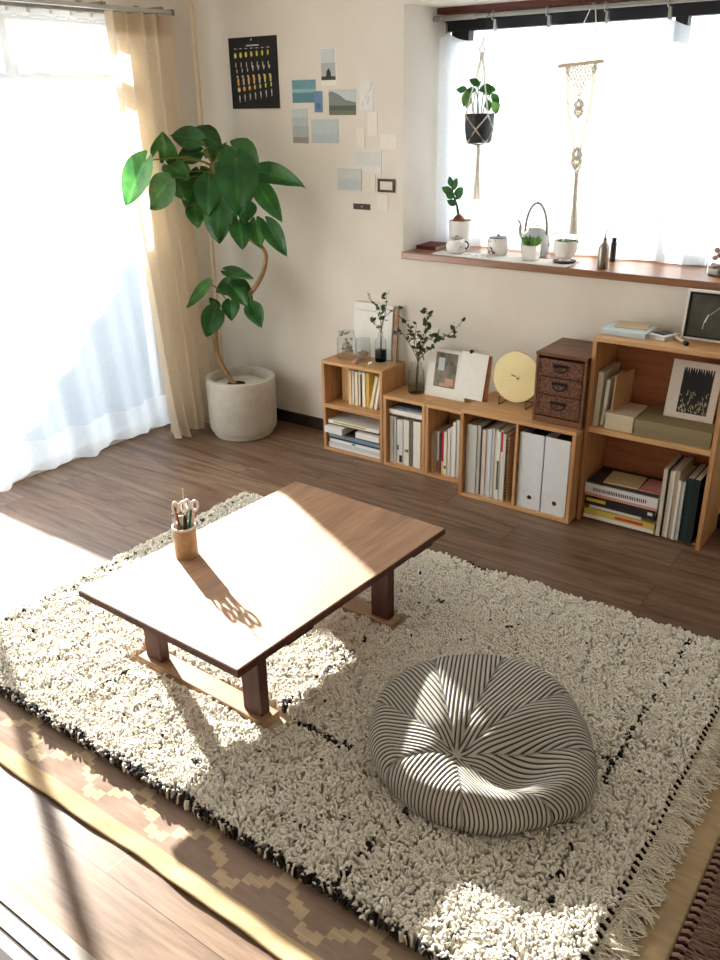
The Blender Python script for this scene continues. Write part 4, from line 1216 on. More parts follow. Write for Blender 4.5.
# framed photo card and card stand on the low boxes
R = rotx(-.20); o3 = (-1.778, 3.030, .3285)
t = thing('photo_card', 'white mounted colour photo leaning behind the blank white card', 'picture', o3)
part('mount', MB().box(-.088, .108, 0, .005, 0, .205, R, o3), M['paper'], t, bevel=.0006)
part('print', MB().box(-.050, .055, -.0006, .0002, .045, .192, R, o3), mottled('faded_room_photo', (150, 138, 116), (88, 84, 78), 24, .6), t)
part('print_figure', MB().box(.005, .045, -.001, .0, .055, .085, R, o3).box(-.02, .03, -.001, .0, .05, .062, R, o3), colr((206, 160, 136)), t)
part('print_light', MB().box(-.035, -.005, -.001, .0, .115, .170, R, o3), colr((196, 202, 206)), t)
R = rotx(-.17) @ rotz(0); o3 = (-1.608, 2.945, .3758)
t = thing('card_stand', 'blank white card clipped to a small wooden stand beside the brass clock', 'card', (-1.6, 2.96, .3758))
part('stand_board', MB().box(.012, .070, .0032, .010, 0, .185, R, (-1.596, 2.955, .3756)), M['cedar'], t)
part('card', MB().box(-.060, .062, 0, .003, 0, .188, R @ roty(.04), (-1.604, 2.948, .3785)), M['paper'], t)
part('clip', MB().box(-.006, .006, -.003, .008, .186, .200, R, (-1.616, 2.950, .3758)), M['dark_metal'], t)
# brass clock on its stand
cx, cy, cz = -1.412, 2.985, .493
Rc = rotx(-.12) @ rotx(PI/2)
t = thing('brass_clock', 'round pale brass disc clock on a dark wire stand', 'clock', (cx, cy, .3755))
part('dial', MB().lathe([(0, -.004), (.099, -.004), (.101, -.002), (.101, .002), (.099, .004), (0, .004)], 64, Rc, (cx, cy, cz)), M['brass'], t, smooth=True, angle=.5)
fr = -.0075
def hand(a, L, w):
    d = Vector((math.sin(a), 0, math.cos(a))); s = Vector((d.z, 0, -d.x))
    Rh = rotx(-.12); o = Vector((cx, cy, cz))
    vs = [o+Rh@(p+Vector((0, yy, 0))) for yy in (fr-.0008, fr+.0008) for p in (d*-.014-s*w, d*-.014+s*w, d*L+s*w*.5, d*L-s*w*.5)]
    return MB().add(vs, [(0, 1, 2, 3), (7, 6, 5, 4), (0, 4, 5, 1), (1, 5, 6, 2), (2, 6, 7, 3), (3, 7, 4, 0)])
part('minute_hand', hand(-1.84, .052, .0022), colr((246, 240, 224), .4), t)
part('hour_hand', hand(-1.15, .022, .0025), colr((120, 90, 50), .4), t)
part('centre_pin', MB().cyl(.0045, .004, .010, 14, Rc, (cx, cy, cz)), M['brass'], t)
for sx in (-.058, .058):
    part('wire_stand', MB().tube([(cx+sx, 2.962, .410), (cx+sx, 2.958, .3775), (cx+sx, 3.06, .3775), (cx+sx, 3.03, .47)], .0020, 6), M['dark_metal'], t, smooth=True)
part('wire_stand', MB().tube([(cx-.058, 3.05, .3775), (cx+.058, 3.05, .3775)], .0019, 6), M['dark_metal'], t, smooth=True)
# antique drawers
x0, x1, y0, y1, z0, z1 = -1.279, -1.082, 2.862, 3.098, .3755, .647
t = thing('drawer_chest', 'dark carved antique chest of three small drawers on the wide box', 'drawers', ((x0+x1)/2, 2.98, z0))
part('chest_top', MB().box(x0-.002, x1+.002, y0-.003, y1, z1-.012, z1), M['antique_top'], t, bevel=.002)
part('carcass', MB().box(x0, x0+.010, y0, y1, z0, z1-.012).box(x1-.010, x1, y0, y1, z0, z1-.012).box(x0+.01, x1-.01, y0+.02, y1, z0, z0+.02).box(x0+.01, x1-.01, y1-.008, y1, z0+.02, z1-.012).box(x0+.01, x1-.01, y0+.002, y1-.01, z0, z0+.026), M['antique_top'], t, bevel=.001)
zz = z0+.030; hs = [.082, .066, .066]
for i, h in enumerate(hs):
    d = part('drawer', MB().box(x0+.0115, x1-.0115, y0+.001, y1-.02, zz, zz+h), M['antique'], t, bevel=.002)
    part('molding', MB().box(x0+.016, x1-.016, y0-.0015, y0+.002, zz+.004, zz+.008).box(x0+.016, x1-.016, y0-.0015, y0+.002, zz+h-.008, zz+h-.004).box(x0+.016, x0+.020, y0-.0015, y0+.002, zz+.008, zz+h-.008).box(x1-.020, x1-.016, y0-.0015, y0+.002, zz+.008, zz+h-.008), M['antique'], d)
    xc = (x0+x1)/2; zc = zz+h*.62
    part('drawer_pull', MB().tube([(xc+.026*math.cos(a), y0-.012*abs(math.sin(a))-.002, zc+.018*math.sin(a)) for a in np.linspace(PI, 2*PI, 12)], .0026, 7), M['dark_metal'], d, smooth=True)
    part('pull_plate', MB().box(xc-.031, xc+.031, y0-.0025, y0+.0005, zc-.001, zc+.010), M['dark_metal'], d, bevel=.0008)
    zz += h+.0025

# ---------------------------------------------------------------- on top of the tall box
zt = .7225
hbook(-1.075, -.915, 2.945, 3.075, zt, .018, (206, 222, 228), 'pale blue hardback lying at the left on the tall box', None, -.02)
hbook(-1.050, -.935, 2.99, 3.085, zt+.0185, .004, (212, 190, 158), 'tan card lying on the pale blue book', None, .15, name='card', cat='card')
hbook(-.905, -.835, 2.965, 3.050, zt, .014, (226, 228, 230), 'small white notebook beside the pale blue hardback', None, -.35)
hbook(-.895, -.850, 2.985, 3.040, zt+.0145, .003, (86, 88, 92), 'dark grey card lying on the small white notebook', None, -.35, name='card', cat='card')
t = thing('fineliner_pen', 'beige pen with black cap lying on the tall box', 'pen', (-.80, 2.99, zt))
part('barrel', MB().tube([(-.862, 3.048, zt+.0068), (-.782, 2.954, zt+.0068)], .0065, 10), colr((216, 200, 176)), t, smooth=True)
part('pen_cap', MB().tube([(-.782, 2.954, zt+.0072), (-.768, 2.9375, zt+.0072)], .0072, 10), M['black'], t, smooth=True)
R = rotx(-.13); o3 = (-.705, 3.032, zt+.0006)
t = thing('framed_picture', 'white framed black chalk picture standing on the tall box', 'picture', o3)
w_, h_ = .232, .170
xl = -.112
part('frame', MB().box(xl, xl+.008, -.012, .006, 0, h_, R, o3).box(xl+w_-.008, xl+w_, -.012, .006, 0, h_, R, o3).box(xl+.008, xl+w_-.008, -.012, .006, 0, .008, R, o3).box(xl+.008, xl+w_-.008, -.012, .006, h_-.008, h_, R, o3), colr((236, 232, 226)), t, bevel=.001)
part('panel', MB().box(xl+.008, xl+w_-.008, -.006, .002, .008, h_-.008, R, o3), mottled('smudged_blackboard', (66, 66, 60), (92, 90, 82), 9, .5), t)
part('panel_border', MB().box(xl+.008, xl+.018, -.0066, -.0058, .008, h_-.008, R, o3).box(xl+.018, xl+w_-.018, -.0066, -.0058, .008, .014, R, o3).box(xl+.018, xl+w_-.018, -.0066, -.0058, h_-.016, h_-.008, R, o3).box(xl+w_-.018, xl+w_-.008, -.0066, -.0058, .008, h_-.008, R, o3), colr((30, 32, 34), .5), t)
part('chalk_mark', MB().add([(-.045, -.0068, .062), (-.039, -.0068, .062), (-.030, -.0068, .090), (-.034, -.0068, .090)], [(0, 1, 2, 3)], R, o3).add([(-.046, -.0068, .040), (-.044, -.0068, .040), (-.042, -.0068, .060), (-.044, -.0068, .060)], [(0, 1, 2, 3)], R, o3).add([(-.028, -.0068, .09), (-.027, -.0068, .089), (.010, -.0068, .125), (.009, -.0068, .126)], [(0, 1, 2, 3)], R, o3), colr((226, 224, 210)), t)

# ---------------------------------------------------------------- wall prints
def wall_sheet(x0, z0, x1, z1, c, name, label, cat, picture=None, tilt=0.0, group=None, th=.0012, off=0.0):
    yb = YB-.0004-off; t = thing(name, label, cat, ((x0+x1)/2, yb, z0), group)
    part('sheet', MB().box(x0, x1, yb-th, yb, z0, z1), colr(c), t)
    return t, yb-th
t, yf = wall_sheet(-2.975, 1.476, -2.691, 1.764, (34, 32, 34), 'wall_calendar', 'black moon-phase calendar with rows of yellow and white marks', 'calendar', th=.002)
yel = MB(); wht = MB(); org = MB()
def blob(mb, x, z, rx, rz):
    mb.add([(x+rx*math.cos(a), yf-.0005, z+rz*math.sin(a)) for a in np.linspace(0, 2*PI, 10, endpoint=False)], [tuple(range(10))])
X0, Z0, SX, SZ = -2.975, 1.764, .284/530, .288/730
for k in range(7):
    x = X0+(70+60*k)*SX; sh = 14*SX
    blob(yel, x, Z0-(180-3*k)*SZ, .0085-.0006*k, .0115)
    blob(wht, x, Z0-(265)*SZ-.004, .0028, .012); blob(wht, x+.002, Z0-(112)*SZ, .010, .0016)
    blob(wht, x+.004, Z0-(340-6*k)*SZ, .003, .009)
    if k > 2: blob(wht, x+.004, Z0-(300)*SZ, .006, .006)
    blob(wht, x+.005, Z0-(395-2*k)*SZ, .006, .0045)
    blob(org if k < 4 else yel, x+.008, Z0-(440-6*k)*SZ, .0062, .0125); blob(wht, x+.008, Z0-(475-6*k)*SZ, .005, .006)
    blob(org if 0 < k < 4 else yel, x+.010, Z0-(530-8*k)*SZ, .0085-.0007*k, .010)
    blob(wht, x+.011, Z0-(615-10*k)*SZ, .0036, .011)
    blob(wht, x+.011, Z0-(650-10*k)*SZ, .002, .006)
wht.box(-2.87, -2.795, yf-.0006, yf, 1.728, 1.733)
part('yellow_marks', yel, colr((222, 208, 96)), t); part('orange_marks', org, colr((226, 178, 84)), t); part('white_marks', wht, colr((206, 204, 196)), t)
part('punch_hole', MB().box(-2.842, -2.834, yf-.0006, yf, 1.750, 1.756), colr((200, 196, 186)), t)

def landscape(t, yf, x0, z0, x1, z1, bands):
    for (a, b, c, nm) in bands:
        part(nm, MB().box(x0, x1, yf-.0003, yf, lerp(z0, z1, a), lerp(z0, z1, b)), colr(c), t)
G = 'prints and cards pinned to the back wall'
t, yf = wall_sheet(-2.455, 1.562, -2.372, 1.702, (238, 234, 224), 'wall_print', 'portrait print of a dark tree under pale sky, topmost on the wall', 'print', group=G)
landscape(t, yf, -2.454, 1.582, -2.379, 1.700, [(0, .12, (70, 66, 62), 'ground'), (.12, .55, (176, 182, 180), 'mist'), (.55, 1, (204, 208, 206), 'sky')])
part('tree', MB().add([(-2.430, yf-.0006, 1.585), (-2.400, yf-.0006, 1.585), (-2.404, yf-.0006, 1.612), (-2.414, yf-.0006, 1.628), (-2.426, yf-.0006, 1.615)], [(0, 1, 2, 3, 4)]), colr((58, 58, 58)), t)
t, yf = wall_sheet(-2.617, 1.497, -2.487, 1.586, (110, 152, 160), 'wall_print', 'teal-blue sea print at the upper left of the group', 'print', group=G)
landscape(t, yf, -2.617, 1.497, -2.487, 1.586, [(0, .45, (92, 134, 146), 'sea'), (.45, .6, (148, 184, 190), 'glow')])
t, yf = wall_sheet(-2.496, 1.458, -2.452, 1.541, (112, 142, 176), 'wall_print', 'small upright blue print between two larger ones', 'print', group=G, off=.0016)
landscape(t, yf, -2.485, 1.470, -2.462, 1.53, [(0, .4, (84, 112, 150), 'blue_shape')])
t, yf = wall_sheet(-2.418, 1.447, -2.277, 1.545, (196, 204, 206), 'wall_print', 'landscape print of grey-green hills under pale sky', 'print', group=G)
landscape(t, yf, -2.418, 1.447, -2.277, 1.545, [(0, .18, (116, 118, 92), 'meadow'), (.18, .38, (92, 100, 88), 'trees')])
part('hill', MB().add([(-2.418, yf-.0005, 1.484), (-2.277, yf-.0005, 1.484), (-2.277, yf-.0005, 1.495), (-2.33, yf-.0005, 1.505), (-2.365, yf-.0005, 1.526), (-2.40, yf-.0005, 1.538), (-2.418, yf-.0005, 1.535)], [tuple(range(7))]), colr((128, 138, 132)), t)
t, yf = wall_sheet(-2.256, 1.464, -2.190, 1.576, (228, 226, 222), 'wall_card', 'pale card with faint grey sketch right of the hills print', 'card', group=G)
mb = MB(); r_ = random.Random(2)
for k in range(7):
    x = -2.25+.05*r_.random(); zz = 1.475+.085*r_.random()
    mb.tube([(x, yf-.0004, zz), (x+.008, yf-.0004, zz+.006), (x+.004, yf-.0004, zz+.014)], .0008, 4)
part('sketch_lines', mb, colr((160, 160, 160)), t)
t, yf = wall_sheet(-2.624, 1.334, -2.537, 1.474, (200, 206, 204), 'wall_print', 'upright grey seascape print at the lower left of the group', 'print', group=G)
landscape(t, yf, -2.624, 1.334, -2.537, 1.474, [(0, .18, (150, 144, 136), 'shore'), (.18, .5, (172, 180, 180), 'sea'), (.5, .75, (184, 194, 196), 'haze')])
t, yf = wall_sheet(-2.518, 1.336, -2.371, 1.430, (192, 202, 202), 'wall_print', 'plain pale blue-grey landscape print in the middle', 'print', group=G)
landscape(t, yf, -2.518, 1.336, -2.371, 1.430, [(0, .4, (184, 196, 196), 'water')])
wall_sheet(-2.218, 1.367, -2.170, 1.458, (236, 228, 220), 'wall_card', 'small upright off-white card below the sketch card', 'card', group=G)
wall_sheet(-2.276, 1.321, -2.233, 1.400, (232, 226, 212), 'wall_card', 'small upright cream card above the wide pale card', 'card', group=G, off=.0016)
wall_sheet(-2.155, 1.318, -2.072, 1.374, (234, 228, 218), 'wall_card', 'small wide cream card at the far right of the group', 'card', group=G)
t, yf = wall_sheet(-2.295, 1.218, -2.150, 1.312, (226, 224, 218), 'wall_card', 'wide pale card with a faint grey band above the dark frame', 'card', group=G)
landscape(t, yf, -2.288, 1.250, -2.157, 1.305, [(0, 1, (214, 216, 214), 'grey_area')])
t, yf = wall_sheet(-2.383, 1.146, -2.254, 1.235, (206, 208, 202), 'wall_print', 'pale grey-blue print at the lower left of the cards', 'print', group=G, off=.0016)
landscape(t, yf, -2.378, 1.151, -2.259, 1.230, [(0, .5, (196, 202, 200), 'lower_half')])
wall_sheet(-2.243, 1.147, -2.182, 1.216, (228, 222, 208), 'wall_card', 'small cream card left of the dark mini frame', 'card', group=G)
t, yf = wall_sheet(-2.173, 1.068, -2.118, 1.138, (232, 226, 214), 'wall_card', 'small cream card directly below the dark mini frame', 'card', group=G)
t = thing('mini_frame', 'tiny dark brown frame around a pale square on the wall', 'frame', (-2.124, YB-.001, 1.147), G)
part('frame', MB().box(-2.168, -2.158, YB-.006, YB-.001, 1.147, 1.199).box(-2.092, -2.082, YB-.006, YB-.001, 1.147, 1.199).box(-2.158, -2.092, YB-.006, YB-.001, 1.147, 1.156).box(-2.158, -2.092, YB-.006, YB-.001, 1.190, 1.199), colr((84, 66, 60)), t)
part('picture', MB().box(-2.158, -2.092, YB-.003, YB-.001, 1.156, 1.190), colr((222, 216, 208)), t)
t, yf = wall_sheet(-2.300, 1.070, -2.209, 1.094, (84, 70, 64), 'wall_label', 'small dark brown ticket at the bottom of the wall cards', 'label', group=G)
part('ticket_mark', MB().box(-2.258, -2.250, yf-.0003, yf, 1.080, 1.085), colr((200, 190, 176)), t)

# ---------------------------------------------------------------- window sill
ZS = .9092
cloth_mb = MB(); V, F = sheet(60, 12, lambda u, v: (lerp(-1.905, -1.300, u), lerp(lerp(3.128, 3.120, u), lerp(3.225, 3.262, u), v), ZS+.0012+.0006*math.sin(u*40)*math.sin(v*9)))
cloth_mb.add(V, F)
cl = link_mesh('table_runner', V, F, M['paper'], None, (-1.6, 3.18, ZS), True, 0, 3)
cl['label'] = 'white cloth runner lying along the wooden window sill'; cl['category'] = 'cloth'
s = cl.modifiers.new('thick', 'SOLIDIFY'); s.thickness = .001; s.offset = -1
mb = MB(); r_ = random.Random(12)
for k in range(46):
    x = r_.uniform(-1.77, -1.63); y = r_.uniform(3.150, 3.215)
    a = r_.random()*3; rx = r_.uniform(.002, .005)
    mb.add([(x+rx*math.cos(q)*math.cos(a)-.6*rx*math.sin(q)*math.sin(a), y+rx*math.cos(q)*math.sin(a)+.6*rx*math.sin(q)*math.cos(a), ZS+.0028) for q in np.linspace(0, 2*PI, 8, endpoint=False)], [tuple(range(8))])
part('printed_spots', mb, colr((70, 56, 54)), cl)
ZR = ZS+.0022      # top of the runner

def pot_prof(r0, r1, h, t=.003):
    return [(0, 0), (r0, 0), (r1, h), (r1-t, h), (r0-t+.0005, .005), (0, .005)]
def little_leaves(stems, mat, root, size, seed, name='leaves', wide=.3):
    r_ = random.Random(seed); mb = MB()
    for (a, d) in stems:
        a = Vector(a); d = Vector(d).normalized(); L = size*(.8+.4*r_.random())
        s = d.cross(Vector((0, -.9, .4))).normalized(); w = L*wide; n = s.cross(d)*L*.1
        vs = [a]; fs = []
        for q, k in ((.2, .7), (.45, 1), (.7, .8), (.9, .35)):
            vs += [a+d*L*q-s*w*k-n*q, a+d*L*q+n*q*.6, a+d*L*q+s*w*k-n*q]
        vs.append(a+d*L)
        fs = [(0, 1, 2), (0, 2, 3)]
        for q in range(3):
            b = 1+q*3; fs += [(b, b+3, b+4, b+1), (b+1, b+4, b+5, b+2)]
        fs += [(10, 13, 11), (11, 13, 12)]
        mb.add(vs, fs)
    o = part(name, mb, mat, root, smooth=True); set_tint(o, np.ones((len(mb.v), 3))); return o

hb = hbook(-2.034, -1.938, 3.215, 3.345, ZS, .016, (96, 40, 34), 'dark red-brown book lying in the left corner of the sill', None, .04)
x, y = -1.874, 3.318
t = thing('potted_succulent', 'white pot with brown bulb and green shoot, left on the sill', 'plant', (x, y, ZS))
part('pot', MB().lathe(pot_prof(.042, .050, .118), 36, o=(x, y, ZS)), M['white_ceramic'], t, smooth=True)
part('soil', MB().cyl(.0455, .098, .106, 24, o=(x, y, ZS)), M['soil'], t)
part('bulb', MB().lathe([(0, .100), (.022, .106), (.027, .118), (.018, .132), (.006, .142), (0, .144)], 18, o=(x-.010, y, ZS)), mottled('brown_bulb', (150, 88, 52), (110, 62, 38), 40, .7), t, smooth=True)
part('stem', MB().tube([(x-.012, y, ZS+.138), (x-.020, y, ZS+.175), (x-.042, y, ZS+.225), (x-.050, y, ZS+.262)], [.006, .005, .0035, .002], 8), colr((74, 90, 60)), t, smooth=True)
little_leaves([((x-.022, y, ZS+.18), (-1, -.1, .35)), ((x-.03, y, ZS+.20), (.7, 0, .9)), ((x-.034, y, ZS+.208), (-1, .1, .35)), ((x-.042, y, ZS+.225), (-1, -.2, .5)), ((x-.046, y, ZS+.235), (.35, 0, 1)), ((x-.05, y, ZS+.25), (-.3, 0, 1)), ((x-.026, y, ZS+.19), (-.9, .3, -.2)), ((x-.04, y, ZS+.222), (.8, -.2, .4))], M['leaf'], t, .055, 3)
# white pot with dark lid marks
x, y = -1.826, 3.205
t = thing('lidded_pot', 'squat white lidded pot with a ring of dark marks on the runner', 'pot', (x, y, ZR))
part('pot_body', MB().lathe([(0, 0), (.030, 0), (.042, .012), (.045, .030), (.040, .048), (.028, .056), (0, .056)], 32, o=(x, y, ZR)), M['white_ceramic'], t, smooth=True)
part('lid', MB().lathe([(.0, .0565), (.028, .0565), (.026, .061), (.008, .065), (.006, .070), (0, .071)], 24, o=(x, y, ZR)), colr((150, 148, 142), .4), t, smooth=True)
part('handle', MB().tube([(x+.036+.020*math.sin(a), y, ZR+.033-.016*math.cos(a)) for a in np.linspace(.15, PI-.15, 12)], .0035, 8), colr((90, 82, 78), .4), t, smooth=True)
mb = MB()
for k in range(5):
    mb.lathe([(0, 0), (.0022, .0008), (0, .0016)], 8, Matrix.Rotation(-PI/2+k*0, 3, 'X'), (x+.030+.006*math.sin(k), y-.0325+.002*k, ZR+.020+.006*k))
part('painted_dots', mb, M['black'], t)
# floral mug
x, y = -1.660, 3.255
t = thing('floral_mug', 'white mug painted with dark red blossoms', 'mug', (x, y, ZR))
part('mug_body', MB().lathe([(0, 0), (.034, 0), (.040, .006), (.043, .040), (.041, .066), (.038, .066), (.037, .01), (0, .006)], 32, o=(x, y, ZR)), M['white_ceramic'], t, smooth=True)
part('lid', MB().lathe([(0, .0655), (.036, .0655), (.034, .070), (.006, .074), (.005, .080), (0, .081)], 24, o=(x, y, ZR)), colr((96, 92, 92), .4), t, smooth=True)
mb = MB(); r_ = random.Random(9)
for k in range(26):
    a = -PI*.5+r_.uniform(-1.5, .25); h = r_.uniform(.008, .058); r = .0435; q = r_.uniform(.002, .0052)
    c = Vector((x+r*math.cos(a), y+r*math.sin(a), ZR+h)); s = Vector((-math.sin(a), math.cos(a), 0))
    mb.add([c+s*q*math.cos(b)+Vector((0, 0, q*math.sin(b))) for b in np.linspace(0, 2*PI, 7, endpoint=False)], [tuple(range(7))])
part('painted_blossoms', mb, colr((110, 66, 62)), t)
# grey kettle with tall arched handle
x, y = -1.515, 3.300
t = thing('kettle', 'pale grey kettle with a tall arched handle', 'kettle', (x, y, ZS))
part('kettle_body', MB().lathe([(0, 0), (.048, 0), (.056, .010), (.060, .045), (.054, .082), (.036, .104), (.030, .108), (0, .108)], 40, o=(x, y, ZS)), M['pot'] if False else colr((178, 184, 184), .4), t, smooth=True)
part('lid', MB().lathe([(0, .1085), (.030, .1085), (.028, .114), (.004, .119), (0, .119)], 24, o=(x, y, ZS)), M['steel'], t, smooth=True)
part('lid_ring', MB().tube([(x+.012*math.cos(a), y, ZS+.140+.020*math.sin(a)) for a in np.linspace(0, 2*PI, 16, endpoint=False)], .0022, 6, True), M['steel'], t, smooth=True)
part('arched_handle', MB().tube([(x+.048*math.cos(a), y-.002*math.cos(a), ZS+.095+.112*math.sin(a)) for a in np.linspace(-.15, PI+.15, 24)], .0055, 8), M['grey_metal'], t, smooth=True)
part('handle_strap', MB().tube([(x+.047, y, ZS+.085), (x+.060, y-.001, ZS+.045)], .0040, 8), M['grey_metal'], t, smooth=True)
part('spout', MB().tube(smooth_path([(x-.045, y, ZS+.055), (x-.068, y, ZS+.085), (x-.070, y, ZS+.12), (x-.082, y, ZS+.138)], 5), [.009]*5+[.007]*5+[.0045]*6, 8), colr((178, 184, 184), .4), t, smooth=True)
# small square pot
x, y = -1.485, 3.200
t = thing('square_pot_plant', 'small square white pot with a green succulent', 'plant', (x, y, ZR))
part('pot', MB().lathe([(0, 0), (.036, 0), (.040, .006), (.042, .058), (.038, .058), (.034, .008), (0, .008)], 4, rotz(PI/4+.1), (x, y, ZR)), M['white_ceramic'], t, bevel=.002)
part('soil', MB().lathe([(0, .048), (.036, .048), (.036, .053), (0, .053)], 4, rotz(PI/4+.1), (x, y, ZR)), M['soil'], t)
st = []
for k in range(20):
    a = k*2.4; r = .004+.0007*k
    st.append(((x+r*math.cos(a), y+r*math.sin(a), ZR+.053), (math.cos(a)*.7, math.sin(a)*.7, 1.2-.03*k)))
little_leaves(st, M['leaf_small'], t, .042, 6, wide=.22)
# footed pot
x, y = -1.347, 3.215
t = thing('footed_pot_plant', 'white footed bowl pot with trailing white stems', 'plant', (x, y, ZR))
part('saucer', MB().lathe([(0, 0), (.040, 0), (.046, .005), (.044, .007), (0, .004)], 28, o=(x, y, ZR)), colr((58, 46, 42)), t, smooth=True)
part('pot', MB().lathe([(0, .0065), (.024, .0065), (.022, .016), (.036, .024), (.045, .050), (.047, .082), (.044, .082), (.040, .05), (0, .03)], 36, o=(x, y, ZR)), M['white_ceramic'], t, smooth=True)
part('soil', MB().cyl(.0405, .066, .074, 24, o=(x, y, ZR)), M['soil'], t)
st = [((x+.022*math.cos(a)+.008, y+.022*math.sin(a), ZR+.073), (math.cos(a), math.sin(a), .5)) for a in np.linspace(0, 6.2, 12)]
little_leaves(st, M['leaf_small'], t, .026, 7, wide=.3)
mb = MB()
for q, (dx, hh) in enumerate(((-.045, .055), (-.062, .035), (-.03, .05))):
    mb.tube(smooth_path([(x-.01, y, ZR+.073), (x-.01+dx*.4, y-.004*q, ZR+.09+hh*.5), (x-.01+dx*.8, y-.006*q, ZR+.085+hh*.45), (x-.01+dx, y-.008*q, ZR+.085)], 5), .0014, 5)
part('trailing_stems', mb, colr((226, 226, 220)), t, smooth=True)
# oil bottle
x, y = -1.178, 3.175
t = thing('oil_bottle', 'slim brushed steel bottle with a curved spout at the sill edge', 'bottle', (x, y, ZS))
part('bottle_body', MB().lathe([(0, 0), (.019, 0), (.020, .003), (.020, .075), (.014, .092), (.007, .100), (.007, .112), (0, .112)], 28, o=(x, y, ZS)), plain('aged_steel', (150, 142, 132), .32, .5, .9), t, smooth=True)
part('spout', MB().tube(smooth_path([(x, y, ZS+.112), (x, y, ZS+.128), (x+.006, y, ZS+.140), (x+.012, y, ZS+.150)], 5), [.0045]*6+[.003]*10, 8), M['steel'], t, smooth=True)
x, y = -1.200, 3.335
t = thing('dark_bottle', 'small dark cylindrical bottle behind the steel bottle', 'bottle', (x, y, ZS))
part('bottle_body', MB().lathe([(0, 0), (.011, 0), (.011, .070), (.008, .076), (0, .076)], 20, o=(x, y, ZS)), colr((58, 54, 50), .4), t, smooth=True)
part('cap', MB().cyl(.0085, .0762, .09, 16, o=(x, y, ZS)), M['black'], t)
# glass dome with blossoms at the right
x, y = -.768, 3.27
t = thing('glass_dome', 'glass dome of pink dried blossoms at the right end of the sill', 'dome', (x, y, ZS))
part('glass', MB().lathe([(.060, 0), (.060, .085), (.052, .118), (.034, .140), (0, .149), (0, .146), (.033, .137), (.050, .116), (.0575, .085), (.0575, 0)], 36, o=(x, y, ZS)), M['glass'], t, smooth=True)
mb = MB(); r_ = random.Random(5)
for k in range(30):
    a = r_.random()*6.28; r = .038*math.sqrt(r_.random()); h = .02+.085*r_.random()
    mb.lathe([(0, -.008), (.008, -.003), (.011, .002), (.006, .007), (0, .007)], 9, rotx(r_.random()*2), (x+r*math.cos(a), y+r*math.sin(a), ZS+h))
part('dried_blossoms', mb, mottled('pink_dried_petals', (206, 172, 160), (150, 128, 128), 50, .9), t)
part('base', MB().cyl(.054, 0, .006, 30, o=(x, y, ZS)), M['antique_top'], t)

# ---------------------------------------------------------------- hanging things in the alcove
x, y = -1.789, 3.295
t = thing('hanging_planter', 'black pot in a white macrame hanger left of the alcove window', 'planter', (x, y, 1.337))
part('pot', MB().lathe([(0, 0), (.046, 0), (.052, .01), (.060, .108), (.056, .108), (.048, .012), (0, .012)], 36, o=(x, y, 1.338)), colr((46, 50, 52), .5), t, smooth=True)
part('soil', MB().cyl(.0545, .085, .098, 24, o=(x, y, 1.338)), M['soil'], t)
mb = MB()
apex = Vector((x, y, 1.660))
for k in range(4):
    a = PI/4+.25+k*PI/2; a2 = a+PI/2; am = a+PI/4
    rim = Vector((x+.064*math.cos(a), y+.064*math.sin(a), 1.440)); rim2 = Vector((x+.064*math.cos(a2), y+.064*math.sin(a2), 1.440))
    midp = Vector((x+.058*math.cos(am), y+.058*math.sin(am), 1.388)); low = Vector((x+.052*math.cos(a), y+.052*math.sin(a), 1.338))
    low2 = Vector((x+.052*math.cos(a2), y+.052*math.sin(a2), 1.338)); bot = Vector((x, y, 1.329))
    mb.tube([apex, rim], .0032, 6); mb.tube([rim, midp, low2, bot], .0032, 6); mb.tube([rim2, midp, low, bot], .0032, 6)
mb.tube([(x, y, 1.665), (x, y, 1.640)], .008, 8)
part('cords', mb, M['rope'], t, smooth=True)
part('ring', MB().tube([(x+.011*math.cos(a), y, 1.675+.014*math.sin(a)) for a in np.linspace(0, 2*PI, 16, endpoint=False)], .0024, 6, True), M['steel'], t, smooth=True)
part('hook_wire', MB().tube([(x, y, 1.689), (x, 3.31, 1.74), (x, 3.331, 1.795), (x, 3.345, 1.8078), (x, 3.356, 1.80)], .0012, 5), M['dark_metal'], t, smooth=True)
mb = MB().tube([(x, y, 1.332), (x, y, 1.312)], .0085, 8)
for k in range(12):
    a = k*2*PI/12
    mb.tube([(x+.004*math.cos(a), y+.004*math.sin(a), 1.318), (x+.006*math.cos(a), y+.006*math.sin(a), 1.22), (x+(.014)*math.cos(a), y+.012*math.sin(a), 1.118)], .0022, 5)
part('tassel', mb, M['rope'], t, smooth=True)
st = MB()
for (dx, dy, h) in ((-.012, 0, .09), (.01, .005, .11), (.03, 0, .085), (-.045, -.01, .10), (.0, -.02, .12)):
    st.tube(smooth_path([(x+dx*.4, y+dy, 1.436), (x+dx*.8, y+dy, 1.436+h*.6), (x+dx*1.6, y+dy, 1.436+h)], 4), .0020, 5)
part('stems', st, colr((70, 110, 60)), t, smooth=True)
little_leaves([((x-.02, y, 1.53), (-1, 0, .1)), ((x-.055, y-.01, 1.535), (-1, 0, .05)), ((x-.01, y, 1.53), (.8, 0, .3)), ((x+.02, y, 1.54), (1, 0, -.2)), ((x+.01, y-.02, 1.55), (-.5, -.4, .3)), ((x+.048, y, 1.52), (.6, 0, -.6)), ((x+.0, y-.03, 1.55), (.5, -.5, .1)), ((x+.03, y, 1.50), (.3, -.2, -.9)), ((x+.01, y, 1.52), (1, .1, .3))], M['leaf'], t, .050, 11, wide=.30)
o = little_leaves([((x-.058, y-.012, 1.53), (-.15, -.1, -1)), ((x+.065, y, 1.505), (.1, 0, -1)), ((x-.052, y-.01, 1.528), (.05, -.2, -1))], M['leaf_small'], t, .060, 12, 'yellow_leaf', .32); o['label'] = 'yellowing drooping leaves'

